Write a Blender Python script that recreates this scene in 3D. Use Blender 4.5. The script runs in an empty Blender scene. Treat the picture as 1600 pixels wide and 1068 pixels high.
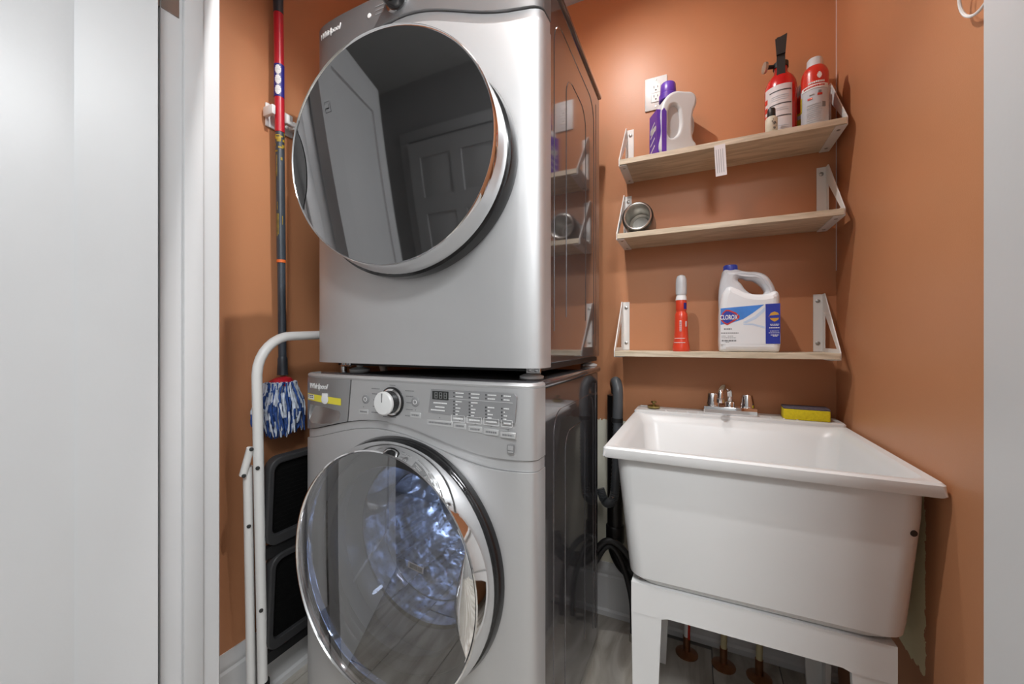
import bpy, bmesh, math, random
from mathutils import Vector, Matrix

random.seed(7)
PI = math.pi
S = bpy.context.scene
COL = S.collection

# ------------------------------------------------------------------ camera
CAM_H = 1.075
cam_d = bpy.data.cameras.new('camera')
cam_d.sensor_width = 36.0
cam_d.lens = 618.0 / 1600.0 * 36.0
cam_d.shift_y = -1.0 / 1600.0
cam_d.clip_start = 0.01
cam = bpy.data.objects.new('camera', cam_d)
COL.objects.link(cam)
cam.location = (0, 0, CAM_H)
cam.rotation_euler = (PI / 2, 0, math.atan(288 / 618.0))
S.camera = cam

# ------------------------------------------------------------------ world, exposure, lights
W = bpy.data.worlds.new('world')
S.world = W
W.use_nodes = True
W.node_tree.nodes['Background'].inputs[0].default_value = (0.9, 0.95, 1.0, 1)
W.node_tree.nodes['Background'].inputs[1].default_value = 0.35
S.view_settings.view_transform = 'Standard'
S.view_settings.look = 'None'
S.view_settings.gamma = 1.0
S.view_settings.use_curve_mapping = False
S.view_settings.exposure = 0.0

CEIL = 2.46
TRACK_X = -0.28
# two heads of the ceiling track: (location, aim, watts, cone, size)
TRACK = [((TRACK_X, 1.12, 2.37), (0.14, 1.48, 0.8), 20.0, 165, 0.010),
         ((TRACK_X - 0.05, 0.605, 2.37), (-0.50, 0.12, 0.6), 47.0, 146, 0.012)]
for i, (loc, aim, watts, cone, size) in enumerate(TRACK):
    ld = bpy.data.lights.new('track_spot', 'SPOT')
    ld.energy = watts
    ld.color = (1.0, 0.985, 0.97)
    ld.spot_size = math.radians(cone)
    ld.spot_blend = 1.0 if i == 0 else 0.55
    ld.shadow_soft_size = size
    lo = bpy.data.objects.new('track_spot', ld)
    COL.objects.link(lo)
    lo.location = loc
    lo.rotation_euler = (Vector(aim) - Vector(loc)).to_track_quat('-Z', 'Y').to_euler()
ld = bpy.data.lights.new('hall_panel_light', 'AREA')
ld.shape = 'RECTANGLE'
ld.size = 0.7
ld.size_y = 0.4
ld.energy = 43
ld.color = (0.95, 0.98, 1.0)
lo = bpy.data.objects.new('hall_panel_light', ld)
COL.objects.link(lo)
lo.location = (0.50, -0.68, 2.425)

# ------------------------------------------------------------------ materials
def nmat(name):
    m = bpy.data.materials.new(name)
    m.use_nodes = True
    nt = m.node_tree
    return m, nt, nt.nodes['Principled BSDF']

def N(nt, typ, **kw):
    n = nt.nodes.new(typ)
    for k, v in kw.items():
        setattr(n, k, v)
    return n

def mat(name, col, rough=0.5, metal=0.0, bump=0.0, bscale=200.0, var=0.0, vscale=6.0, stretch=None,
        coat=0.0, spec=0.5, emit=None, estr=0.0, trans=0.0, alpha=1.0, aniso=0.0, sss=0.0):
    m, nt, b = nmat(name)
    b.inputs['Base Color'].default_value = (*col, 1)
    b.inputs['Roughness'].default_value = rough
    b.inputs['Metallic'].default_value = metal
    b.inputs['Coat Weight'].default_value = coat
    b.inputs['Coat Roughness'].default_value = 0.05
    b.inputs['Specular IOR Level'].default_value = spec
    if trans:
        b.inputs['Transmission Weight'].default_value = trans
    if sss:
        b.inputs['Subsurface Weight'].default_value = sss
        b.inputs['Subsurface Radius'].default_value = (0.02, 0.02, 0.02)
    if emit:
        b.inputs['Emission Color'].default_value = (*emit, 1)
        b.inputs['Emission Strength'].default_value = estr
    tc = N(nt, 'ShaderNodeTexCoord')
    src = tc.outputs['Object']
    if stretch:
        mp = N(nt, 'ShaderNodeMapping')
        mp.inputs['Scale'].default_value = stretch
        nt.links.new(src, mp.inputs[0])
        src = mp.outputs[0]
    nz = N(nt, 'ShaderNodeTexNoise')
    nz.inputs['Scale'].default_value = vscale
    nz.inputs['Detail'].default_value = 4
    nt.links.new(src, nz.inputs['Vector'])
    rp = N(nt, 'ShaderNodeValToRGB')
    v = max(var, 0.015)
    rp.color_ramp.elements[0].position = 0.3
    rp.color_ramp.elements[1].position = 0.7
    rp.color_ramp.elements[0].color = (*[c * (1 - v) for c in col], 1)
    rp.color_ramp.elements[1].color = (*[min(1, c * (1 + v)) for c in col], 1)
    nt.links.new(nz.outputs['Fac'], rp.inputs[0])
    nt.links.new(rp.outputs[0], b.inputs['Base Color'])
    if bump:
        n2 = N(nt, 'ShaderNodeTexNoise')
        n2.inputs['Scale'].default_value = bscale
        n2.inputs['Detail'].default_value = 2
        nt.links.new(src, n2.inputs['Vector'])
        bp = N(nt, 'ShaderNodeBump')
        bp.inputs['Strength'].default_value = bump
        bp.inputs['Distance'].default_value = 0.002
        nt.links.new(n2.outputs['Fac'], bp.inputs['Height'])
        nt.links.new(bp.outputs[0], b.inputs['Normal'])
    return m

PAINT = (0.53, 0.236, 0.114)
def wall_paint(name, patch, bare=(0.90, 0.82, 0.54)):
    """burnt-orange paint with an unpainted cream patch bounded by a ragged edge (patch in object coordinates)"""
    m = mat(name, PAINT, 0.42, bump=0.12, bscale=420, var=0.05, vscale=2.2, spec=0.4)
    if patch is None:
        return m
    nt = m.node_tree
    b = nt.nodes['Principled BSDF']
    old = b.inputs['Base Color'].links[0].from_socket
    tc = N(nt, 'ShaderNodeTexCoord')
    nz = N(nt, 'ShaderNodeTexNoise')
    nz.inputs['Scale'].default_value = 55
    nz.inputs['Detail'].default_value = 5
    nt.links.new(tc.outputs['Object'], nz.inputs['Vector'])
    sep = N(nt, 'ShaderNodeSeparateXYZ')
    nt.links.new(tc.outputs['Object'], sep.inputs[0])
    jit = N(nt, 'ShaderNodeMath', operation='MULTIPLY_ADD')
    jit.inputs[1].default_value = 0.03
    jit.inputs[2].default_value = -0.015
    nt.links.new(nz.outputs['Fac'], jit.inputs[0])
    fac = None
    for ax, op, val in patch:
        ad = N(nt, 'ShaderNodeMath', operation='ADD')
        nt.links.new(sep.outputs[ax], ad.inputs[0])
        nt.links.new(jit.outputs[0], ad.inputs[1])
        c = N(nt, 'ShaderNodeMath', operation=op)
        c.inputs[1].default_value = val
        nt.links.new(ad.outputs[0], c.inputs[0])
        if fac is None:
            fac = c.outputs[0]
        else:
            mu = N(nt, 'ShaderNodeMath', operation='MULTIPLY')
            nt.links.new(fac, mu.inputs[0])
            nt.links.new(c.outputs[0], mu.inputs[1])
            fac = mu.outputs[0]
    mx = N(nt, 'ShaderNodeMix', data_type='RGBA')
    nt.links.new(fac, mx.inputs[0])
    nt.links.new(old, mx.inputs[6])
    mx.inputs[7].default_value = (*bare, 1)
    nt.links.new(mx.outputs[2], b.inputs['Base Color'])
    return m

def wood(name, c1, c2, axis='X', scale=9.0, rough=0.5, bump=0.15):
    m, nt, b = nmat(name)
    tc = N(nt, 'ShaderNodeTexCoord')
    mp = N(nt, 'ShaderNodeMapping')
    sc = {'X': (0.9, 7, 7), 'Y': (5, 0.8, 5)}[axis]
    mp.inputs['Scale'].default_value = sc
    nt.links.new(tc.outputs['Object'], mp.inputs[0])
    info = N(nt, 'ShaderNodeObjectInfo')
    ad = N(nt, 'ShaderNodeVectorMath', operation='ADD')
    nt.links.new(mp.outputs[0], ad.inputs[0])
    ml = N(nt, 'ShaderNodeVectorMath', operation='SCALE')
    nt.links.new(info.outputs['Random'], ml.inputs['Scale'])
    ml.inputs[0].default_value = (13, 7, 5)
    nt.links.new(ml.outputs[0], ad.inputs[1])
    nz = N(nt, 'ShaderNodeTexNoise')
    nz.inputs['Scale'].default_value = scale
    nz.inputs['Detail'].default_value = 6
    nz.inputs['Distortion'].default_value = 1.2
    nt.links.new(ad.outputs[0], nz.inputs['Vector'])
    rp = N(nt, 'ShaderNodeValToRGB')
    rp.color_ramp.elements[0].position = 0.33
    rp.color_ramp.elements[1].position = 0.62
    rp.color_ramp.elements[0].color = (*c1, 1)
    rp.color_ramp.elements[1].color = (*c2, 1)
    nt.links.new(nz.outputs['Fac'], rp.inputs[0])
    nt.links.new(rp.outputs[0], b.inputs['Base Color'])
    b.inputs['Roughness'].default_value = rough
    bp = N(nt, 'ShaderNodeBump')
    bp.inputs['Strength'].default_value = bump
    bp.inputs['Distance'].default_value = 0.001
    nt.links.new(nz.outputs['Fac'], bp.inputs['Height'])
    nt.links.new(bp.outputs[0], b.inputs['Normal'])
    return m

def see_through(name, tint, gloss, rough=0.02, gcol=(1, 1, 1)):
    """thin sheet: tinted transparency with a constant share of mirror reflection"""
    m = bpy.data.materials.new(name)
    m.use_nodes = True
    nt = m.node_tree
    nt.nodes.clear()
    out = N(nt, 'ShaderNodeOutputMaterial')
    tr = N(nt, 'ShaderNodeBsdfTransparent')
    tr.inputs[0].default_value = (*tint, 1)
    gl = N(nt, 'ShaderNodeBsdfGlossy')
    gl.inputs['Roughness'].default_value = rough
    gl.inputs['Color'].default_value = (*gcol, 1)
    mx = N(nt, 'ShaderNodeMixShader')
    mx.inputs[0].default_value = gloss
    nt.links.new(tr.outputs[0], mx.inputs[1])
    nt.links.new(gl.outputs[0], mx.inputs[2])
    nt.links.new(mx.outputs[0], out.inputs[0])
    return m

def drum_steel(name):
    m = mat(name, (0.55, 0.58, 0.64), 0.22, 1.0, var=0.05)
    nt = m.node_tree
    b = nt.nodes['Principled BSDF']
    old = b.inputs['Base Color'].links[0].from_socket
    tc = N(nt, 'ShaderNodeTexCoord')
    sep = N(nt, 'ShaderNodeSeparateXYZ')
    nt.links.new(tc.outputs['Object'], sep.inputs[0])
    at = N(nt, 'ShaderNodeMath', operation='ARCTAN2')
    nt.links.new(sep.outputs[2], at.inputs[0])
    nt.links.new(sep.outputs[0], at.inputs[1])
    cb = N(nt, 'ShaderNodeCombineXYZ')
    sc = N(nt, 'ShaderNodeMath', operation='MULTIPLY')
    sc.inputs[1].default_value = 0.24
    nt.links.new(at.outputs[0], sc.inputs[0])
    nt.links.new(sc.outputs[0], cb.inputs[0])
    nt.links.new(sep.outputs[1], cb.inputs[1])
    vo = N(nt, 'ShaderNodeTexVoronoi')
    vo.voronoi_dimensions = '2D'
    vo.inputs['Scale'].default_value = 48
    vo.inputs['Randomness'].default_value = 0.15
    nt.links.new(cb.outputs[0], vo.inputs['Vector'])
    lt = N(nt, 'ShaderNodeMath', operation='LESS_THAN')
    lt.inputs[1].default_value = 0.16
    nt.links.new(vo.outputs['Distance'], lt.inputs[0])
    mx = N(nt, 'ShaderNodeMix', data_type='RGBA')
    nt.links.new(lt.outputs[0], mx.inputs[0])
    nt.links.new(old, mx.inputs[6])
    mx.inputs[7].default_value = (0.03, 0.03, 0.04, 1)
    nt.links.new(mx.outputs[2], b.inputs['Base Color'])
    v2 = N(nt, 'ShaderNodeTexVoronoi')
    v2.voronoi_dimensions = '2D'
    v2.feature = 'SMOOTH_F1'
    v2.inputs['Scale'].default_value = 20
    nt.links.new(cb.outputs[0], v2.inputs['Vector'])
    bp = N(nt, 'ShaderNodeBump')
    bp.inputs['Strength'].default_value = 0.9
    bp.inputs['Distance'].default_value = 0.012
    nt.links.new(v2.outputs['Distance'], bp.inputs['Height'])
    nt.links.new(bp.outputs[0], b.inputs['Normal'])
    return m

M = {
    'paint': wall_paint('orange_wall_paint', None),
    'paint_back': wall_paint('orange_wall_paint_back', [(2, 'LESS_THAN', 0.765)], (0.88, 0.84, 0.70)),
    'paint_right': wall_paint('orange_wall_paint_right', [(1, 'GREATER_THAN', 1.04), (2, 'LESS_THAN', 0.80), (2, 'GREATER_THAN', 0.42)]),
    'trim': mat('white_trim_paint', (0.67, 0.67, 0.675), 0.35, bump=0.04, bscale=150),
    'hall': mat('hall_wall_paint', (0.50, 0.50, 0.50), 0.6, bump=0.05),
    'ceiling': mat('ceiling_paint', (0.62, 0.62, 0.62), 0.8, bump=0.1),
    'plank': wood('grey_wood_look_tile', (0.30, 0.265, 0.22), (0.54, 0.51, 0.46), 'Y', 3.0, 0.35, 0.05),
    'grout': mat('grout', (0.20, 0.19, 0.18), 0.9),
    'oak': wood('pale_oak_laminate', (0.50, 0.41, 0.29), (0.70, 0.60, 0.46), 'X', 7.0, 0.5, 0.1),
    'steel': mat('silver_appliance_paint', (0.60, 0.60, 0.605), 0.48, 0.62, bump=0.02, bscale=900, var=0.02),
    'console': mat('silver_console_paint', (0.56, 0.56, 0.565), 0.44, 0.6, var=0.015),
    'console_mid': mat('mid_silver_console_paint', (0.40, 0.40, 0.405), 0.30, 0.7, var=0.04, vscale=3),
    'console_dark': mat('dim_reflection_console_paint', (0.27, 0.27, 0.275), 0.34, 0.6, var=0.05, vscale=3),  # silver console darkened in colour for the dark ceiling it reflects
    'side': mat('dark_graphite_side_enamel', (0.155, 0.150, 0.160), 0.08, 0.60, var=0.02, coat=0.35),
    'chrome': mat('chrome', (0.86, 0.86, 0.87), 0.05, 1.0),
    'satin': mat('satin_silver', (0.66, 0.66, 0.66), 0.22, 1.0),
    'black_gloss': mat('black_gloss_plastic', (0.012, 0.012, 0.013), 0.15, coat=0.3),
    'black': mat('black_plastic', (0.014, 0.014, 0.015), 0.45),
    'black_matte': mat('black_rubber', (0.006, 0.006, 0.006), 0.8),
    'seam': mat('dark_gap', (0.015, 0.015, 0.015), 0.7),
    'dryer_glass': mat('smoked_mirror_glass', (0.30, 0.30, 0.305), 0.035, 1.0, var=0.02),
    'washer_glass': see_through('smoked_clear_glass', (0.60, 0.60, 0.62), 0.24),
    'bowl_glass': see_through('clear_bowl_glass', (0.93, 0.94, 0.96), 0.035),
    'bowl_frame': mat('dark_grey_bowl_frame', (0.035, 0.035, 0.037), 0.35),
    'gasket': mat('grey_rubber_gasket', (0.09, 0.09, 0.095), 0.45),
    'drum': drum_steel('perforated_drum_steel'),
    'drum_lamp': mat('drum_lamp_lens', (0.8, 0.85, 1.0), 0.3, emit=(0.62, 0.74, 1.0), estr=30.0),
    'print_dark': mat('dark_print', (0.05, 0.05, 0.055), 0.6),
    'print_mid': mat('grey_print', (0.22, 0.22, 0.225), 0.6),
    'print_white': mat('white_print', (0.80, 0.80, 0.80), 0.5),
    'panel_grey': mat('grey_display_field', (0.26, 0.26, 0.265), 0.4),
    'lcd': mat('dark_lcd', (0.035, 0.037, 0.035), 0.25),
    'yellow_tag': mat('yellow_sticker', (0.78, 0.68, 0.06), 0.45, var=0.04),
    'white_plastic': mat('white_plastic', (0.76, 0.76, 0.755), 0.35, var=0.015),
    'sink_white': mat('white_moulded_plastic', (0.74, 0.74, 0.735), 0.32, bump=0.03, bscale=700, var=0.01),
    'white_metal': mat('white_powder_coat', (0.78, 0.775, 0.76), 0.38, var=0.02),
    'screw': mat('zinc_screw', (0.42, 0.42, 0.40), 0.35, 1.0),
    'rivet': mat('dark_rivet', (0.05, 0.05, 0.05), 0.4, 0.6),
    'tread': mat('black_ribbed_tread', (0.004, 0.004, 0.004), 0.85, bump=0.4, bscale=300, spec=0.12),
    'tread_frame': mat('dark_grey_tread_frame', (0.040, 0.040, 0.042), 0.45, spec=0.35),
    'mop_red': mat('red_pole_plastic', (0.50, 0.015, 0.03), 0.32, coat=0.2),
    'mop_slate': mat('slate_pole', (0.045, 0.055, 0.070), 0.38, var=0.15, vscale=20),
    'mop_yellow': mat('worn_yellow_band', (0.36, 0.24, 0.02), 0.6, var=0.4, vscale=60),
    'mop_orange': mat('orange_band', (0.75, 0.15, 0.03), 0.5),
    'mop_blue': mat('blue_yarn', (0.03, 0.08, 0.28), 0.95, var=0.4, vscale=80, bump=0.5, bscale=400),
    'mop_white': mat('white_blue_yarn', (0.62, 0.68, 0.78), 0.95, var=0.25, vscale=70, bump=0.5, bscale=400),
    'blue_label': mat('navy_label', (0.02, 0.02, 0.22), 0.45),
    'purple': mat('purple_plastic', (0.13, 0.05, 0.42), 0.35, var=0.05, coat=0.2),
    'translucent': mat('milky_translucent_plastic', (0.66, 0.68, 0.69), 0.35, var=0.03, sss=0.25),
    'milky_dark': mat('darker_milky_plastic', (0.52, 0.53, 0.54), 0.4, var=0.03),  # even grey, a step darker than the bottle plastic
    'ext_red': mat('extinguisher_red', (0.58, 0.012, 0.012), 0.25, coat=0.4),
    'label_white': mat('white_paper_label', (0.72, 0.68, 0.69), 0.5, var=0.03),
    'label_grey': mat('pale_grey_blue_label', (0.58, 0.61, 0.66), 0.4, var=0.03),
    'can_red': mat('can_red', (0.62, 0.03, 0.015), 0.3, coat=0.3),
    'yellow': mat('yellow_ink', (0.62, 0.48, 0.03), 0.5),
    'cream_bottle': mat('cream_label', (0.66, 0.62, 0.50), 0.5, var=0.08, vscale=60),
    'gauge': mat('dull_gauge_metal', (0.45, 0.43, 0.38), 0.35, 0.8),
    'clear_cap': mat('frosted_cap_plastic', (0.62, 0.64, 0.66), 0.25, var=0.05, coat=0.3),
    'spray_red': mat('spray_bottle_red', (0.66, 0.055, 0.022), 0.3, coat=0.3),
    'bleach': mat('white_hdpe', (0.78, 0.79, 0.81), 0.3, var=0.01, coat=0.1),
    'bleach_grey': mat('pale_grey_hdpe', (0.58, 0.59, 0.62), 0.32, var=0.02, coat=0.1),
    'bleach_blue': mat('royal_blue', (0.02, 0.04, 0.35), 0.35),
    'bleach_lblue': mat('bright_blue_ink', (0.05, 0.22, 0.66), 0.4, var=0.15, vscale=25),
    'bleach_pale': mat('pale_blue_ink', (0.55, 0.66, 0.82), 0.4, var=0.08, vscale=30),
    'emblem_red': mat('emblem_red', (0.55, 0.03, 0.02), 0.4),
    'gold': mat('gold_ink', (0.62, 0.33, 0.04), 0.4),
    'tumbler_steel': mat('stainless_steel', (0.66, 0.64, 0.60), 0.38, 1.0, var=0.04, vscale=30),
    'tumbler_black': mat('black_tumbler_coat', (0.018, 0.017, 0.018), 0.3, coat=0.3),
    'sponge': mat('yellow_sponge', (0.72, 0.58, 0.015), 0.95, bump=1.0, bscale=260, var=0.08, vscale=120),
    'scour': mat('grey_scouring_pad', (0.12, 0.10, 0.13), 0.95, bump=1.0, bscale=500, var=0.2, vscale=200),
    'brass': mat('brass', (0.42, 0.32, 0.12), 0.35, 1.0, var=0.2, vscale=40),
    'abs': mat('black_drain_pipe', (0.010, 0.009, 0.009), 0.4, var=0.1),
    'hose': mat('grey_corrugated_hose', (0.085, 0.092, 0.10), 0.4, var=0.05),
    'pex': mat('cream_supply_pipe', (0.60, 0.52, 0.30), 0.4),
    'copper': mat('worn_copper', (0.32, 0.15, 0.08), 0.35, 0.9, var=0.15, vscale=50),
    'hinge': mat('satin_nickel', (0.38, 0.37, 0.35), 0.35, 1.0),
    'lens': mat('lamp_lens', (1, 1, 1), 0.4, emit=(1.0, 0.96, 0.9), estr=12.0),
    'panel_lens': mat('panel_diffuser', (1, 1, 1), 0.5, emit=(1.0, 0.98, 0.95), estr=2.2),
}

# ------------------------------------------------------------------ mesh helpers
ORG = {}

def finish(name, me, material, parent=None, smooth=40, loc=None):
    """link a mesh given in world coordinates as ONE object (child of parent when given)"""
    o = bpy.data.objects.new(name, me)
    COL.objects.link(o)
    if material is not None:
        me.materials.clear()
        me.materials.append(M[material] if isinstance(material, str) else material)
    if parent is not None:
        po = ORG[parent.name]
        o.parent = parent
    else:
        po = Vector((0, 0, 0))
    base = Vector(loc) if loc is not None else Vector(po)
    me.transform(Matrix.Translation(-base))
    o.location = base - po
    ORG[o.name] = base
    if smooth:
        for p in me.polygons:
            p.use_smooth = True
        me.set_sharp_from_angle(angle=math.radians(smooth))
    return o

def obj(name, bm, material, parent=None, smooth=40, loc=None):
    bmesh.ops.recalc_face_normals(bm, faces=bm.faces)
    me = bpy.data.meshes.new(name)
    bm.to_mesh(me)
    bm.free()
    return finish(name, me, material, parent, smooth, loc)

def empty(name, loc, label=None, cat=None, group=None, kind=None):
    o = bpy.data.objects.new(name, None)
    COL.objects.link(o)
    o.empty_display_size = 0.05
    o.location = loc
    ORG[o.name] = Vector(loc)
    tag(o, label, cat, group, kind)
    return o

def tag(o, label=None, cat=None, group=None, kind=None):
    if label:
        o['label'] = label
    if cat:
        o['category'] = cat
    if group:
        o['group'] = group
    if kind:
        o['kind'] = kind
    return o

def NB():
    return bmesh.new()

def box(bm, x0, x1, y0, y1, z0, z1, bev=0.0, seg=2, mx=None):
    r = bmesh.ops.create_cube(bm, size=1.0)
    vs = r['verts']
    for v in vs:
        v.co = Vector(((x0 + x1) / 2 + v.co.x * (x1 - x0), (y0 + y1) / 2 + v.co.y * (y1 - y0), (z0 + z1) / 2 + v.co.z * (z1 - z0)))
    if bev:
        es = list({e for v in vs for e in v.link_edges})
        rr = bmesh.ops.bevel(bm, geom=es, offset=bev, segments=seg, profile=0.5, affect='EDGES')
        vs = list({v for f in rr['faces'] for v in f.verts} | {v for v in vs if v.is_valid})
    if mx is not None:
        for v in vs:
            v.co = mx @ v.co
    return vs

def ring_pts(c, u, v, r, n):
    return [c + u * (r * math.cos(2 * PI * k / n)) + v * (r * math.sin(2 * PI * k / n)) for k in range(n)]

def skin_rings(bm, rings, cap0=True, cap1=True, closed=False):
    vr = [[bm.verts.new(p) for p in r] for r in rings]
    n = len(vr[0])
    m = len(vr)
    for i in range(m if closed else m - 1):
        a, b = vr[i], vr[(i + 1) % m]
        for k in range(n):
            bm.faces.new((a[k], a[(k + 1) % n], b[(k + 1) % n], b[k]))
    if not closed:
        if cap0:
            bm.faces.new(vr[0][::-1])
        if cap1:
            bm.faces.new(vr[-1])

def frame_for(d):
    d = d.normalized()
    up = Vector((0, 0, 1)) if abs(d.z) < 0.9 else Vector((1, 0, 0))
    u = d.cross(up).normalized()
    return u, d.cross(u).normalized()

def tube(bm, pts, r, n=10, caps=True):
    pts = [Vector(p) for p in pts]
    rs = r if isinstance(r, (list, tuple)) else [r] * len(pts)
    rings = []
    u = None
    for i, p in enumerate(pts):
        d = (pts[min(i + 1, len(pts) - 1)] - pts[max(i - 1, 0)]).normalized()
        if u is None:
            u, v = frame_for(d)
        else:
            u = (u - d * u.dot(d)).normalized()
            v = d.cross(u).normalized()
        rings.append(ring_pts(p, u, v, rs[i], n))
    skin_rings(bm, rings, caps, caps)

def smooth_path(pts, sub=6):
    """Catmull-Rom through the points"""
    P = [Vector(p) for p in pts]
    P = [P[0] * 2 - P[1]] + P + [P[-1] * 2 - P[-2]]
    out = []
    for i in range(1, len(P) - 2):
        for k in range(sub):
            t = k / sub
            a, b, c, d = P[i - 1], P[i], P[i + 1], P[i + 2]
            out.append(0.5 * ((2 * b) + (c - a) * t + (2 * a - 5 * b + 4 * c - d) * t * t + (3 * b - a - 3 * c + d) * t ** 3))
    out.append(P[-2])
    return out

def lathe(bm, prof, base, axis=(0, 0, 1), n=32, cap0=True, cap1=True, sx=1.0, ref=None):
    """prof: list of (radius, height along axis)"""
    a = Vector(axis).normalized()
    base = Vector(base)
    if ref is None:
        u, v = frame_for(a)
    else:
        u = Vector(ref)
        v = a.cross(u)
    rings = [ring_pts(base + a * h, u * sx, v, max(r, 1e-5), n) for r, h in prof]
    skin_rings(bm, rings, cap0, cap1)

def prism(bm, poly, mx, t0, t1):
    """poly in local (a,b), extruded along local third axis from t0 to t1, mapped through mx"""
    lo = [bm.verts.new(mx @ Vector((a, b, t0))) for a, b in poly]
    hi = [bm.verts.new(mx @ Vector((a, b, t1))) for a, b in poly]
    n = len(poly)
    bm.faces.new(lo[::-1])
    bm.faces.new(hi)
    for k in range(n):
        bm.faces.new((lo[k], lo[(k + 1) % n], hi[(k + 1) % n], hi[k]))

# local (a,b,t) -> world (a, -t, b): a front-facing XZ drawing with depth towards the camera
XZ = Matrix(((1, 0, 0, 0), (0, 0, -1, 0), (0, 1, 0, 0), (0, 0, 0, 1)))
# (a,b,t) -> (t, a, b): a YZ drawing extruded along X
YZ = Matrix(((0, 0, 1, 0), (1, 0, 0, 0), (0, 1, 0, 0), (0, 0, 0, 1)))
XY = Matrix.Identity(4)

def cyl_patch(bm, c, R, a0, a1, z0, z1, n=12, t=0.0006):
    """thin curved sticker on an upright cylinder (degrees)"""
    inner, outer = [], []
    for k in range(n + 1):
        a = math.radians(a0 + (a1 - a0) * k / n)
        row = []
        for r in (R - 0.002, R + t):
            for z in (z0, z1):
                row.append(bm.verts.new((c[0] + r * math.cos(a), c[1] + r * math.sin(a), z)))
        inner.append(row)
    for k in range(n):
        a, b = inner[k], inner[k + 1]
        bm.faces.new((a[2], b[2], b[3], a[3]))
        bm.faces.new((a[3], b[3], b[1], a[1]))
        bm.faces.new((a[2], a[0], b[0], b[2]))

def curve_solid(name, loops, mx, half, bevel, material, parent, smooth=50, res=8, poly=False):
    """smooth closed outline(s) (the further ones are holes) given in local (a,b), thickness 2*half, rounded by bevel"""
    cd = bpy.data.curves.new(name, 'CURVE')
    cd.dimensions = '2D'
    cd.fill_mode = 'BOTH'
    cd.extrude = max(half - bevel, 0.0001)
    cd.bevel_depth = bevel
    cd.bevel_resolution = 3
    cd.offset = -bevel
    cd.resolution_u = res
    for lp in loops:
        if poly:
            sp = cd.splines.new('POLY')
            sp.points.add(len(lp) - 1)
            for p, (a, b) in zip(sp.points, lp):
                p.co = (a, b, 0, 1)
        else:
            sp = cd.splines.new('BEZIER')
            sp.bezier_points.add(len(lp) - 1)
            for p, (a, b) in zip(sp.bezier_points, lp):
                p.co = (a, b, 0)
                p.handle_left_type = p.handle_right_type = 'AUTO'
        sp.use_cyclic_u = True
    tmp = bpy.data.objects.new(name, cd)
    COL.objects.link(tmp)
    dg = bpy.context.evaluated_depsgraph_get()
    me = bpy.data.meshes.new_from_object(tmp.evaluated_get(dg))
    bpy.data.objects.remove(tmp)
    bpy.data.curves.remove(cd)
    me.transform(mx)
    me.name = name
    return finish(name, me, material, parent, smooth)

def text(name, body, size, mx, material, parent, extrude=0.0003, shear=0.0, bold=0.0):
    cd = bpy.data.curves.new(name, 'FONT')
    cd.body = body
    cd.size = size
    cd.extrude = extrude
    cd.shear = shear
    cd.offset = bold
    cd.resolution_u = 3
    cd.align_x = 'CENTER'
    cd.align_y = 'CENTER'
    tmp = bpy.data.objects.new(name, cd)
    COL.objects.link(tmp)
    dg = bpy.context.evaluated_depsgraph_get()
    me = bpy.data.meshes.new_from_object(tmp.evaluated_get(dg))
    bpy.data.objects.remove(tmp)
    bpy.data.curves.remove(cd)
    me.transform(mx)
    me.name = name
    return finish(name, me, material, parent, 0)

def boolean(me, cutters, op='DIFFERENCE'):
    """mesh (world coordinates) combined with cutter bmeshes"""
    o = bpy.data.objects.new('tmp_solid', me)
    COL.objects.link(o)
    cs = []
    for bm in cutters:
        bmesh.ops.recalc_face_normals(bm, faces=bm.faces)
        cm = bpy.data.meshes.new('tmp_cut')
        bm.to_mesh(cm)
        bm.free()
        c = bpy.data.objects.new('tmp_cut', cm)
        COL.objects.link(c)
        cs.append(c)
        md = o.modifiers.new('b', 'BOOLEAN')
        md.object = c
        md.operation = op
        md.solver = 'EXACT'
    dg = bpy.context.evaluated_depsgraph_get()
    out = bpy.data.meshes.new_from_object(o.evaluated_get(dg))
    bpy.data.objects.remove(o)
    for c in cs:
        bpy.data.objects.remove(c)
    return out

def to_me(bm, name='m'):
    bmesh.ops.recalc_face_normals(bm, faces=bm.faces)
    me = bpy.data.meshes.new(name)
    bm.to_mesh(me)
    bm.free()
    return me

def T(x, y, z):
    return Matrix.Translation((x, y, z))

def Rz(deg):
    return Matrix.Rotation(math.radians(deg), 4, 'Z')

# ------------------------------------------------------------------ the room
XL, XR, YB, YF0, YF1 = -1.20, 0.405, 1.58, 0.453, 0.567
DX0, DX1, DTOP = -1.050, 0.266, 2.05     # wide closet doorway
HY = -1.05                                # far wall of the hall
HX0, HX1 = -2.35, 1.25

def slab(name, x0, x1, y0, y1, z0, z1, material, bev=0.0, parent=None, kind='structure'):
    bm = NB()
    box(bm, x0, x1, y0, y1, z0, z1, bev)
    o = obj(name, bm, material, parent)
    if parent is None:
        o['kind'] = kind
    return o

floor = slab('floor', HX0 - 0.1, HX1 + 0.1, HY - 0.1, YB + 0.1, -0.10, -0.004, 'grout')
slab('wall_back', XL - 0.1, XR + 0.1, YB, YB + 0.1, 0, CEIL, 'paint_back')
bm = NB()
box(bm, XR - 0.0016, XR - 0.0001, YB - 0.0016, YB - 0.0001, 1.30, CEIL)
obj('caulk_line', bm, 'label_white', bpy.data.objects['wall_back'])
slab('wall_left', XL - 0.1, XL, YF1, YB, 0, CEIL, 'paint')
slab('wall_right', XR, XR + 0.1, YF1, YB, 0, CEIL, 'paint_right')
slab('ceiling', HX0 - 0.1, HX1 + 0.1, HY - 0.1, YB + 0.1, CEIL, CEIL + 0.1, 'ceiling')
bm = NB()
JT = 0.02
box(bm, HX0 - 0.1, DX0 - JT, YF0, YF1, 0, CEIL)
box(bm, DX1 + JT, HX1 + 0.1, YF0, YF1, 0, CEIL)
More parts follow.
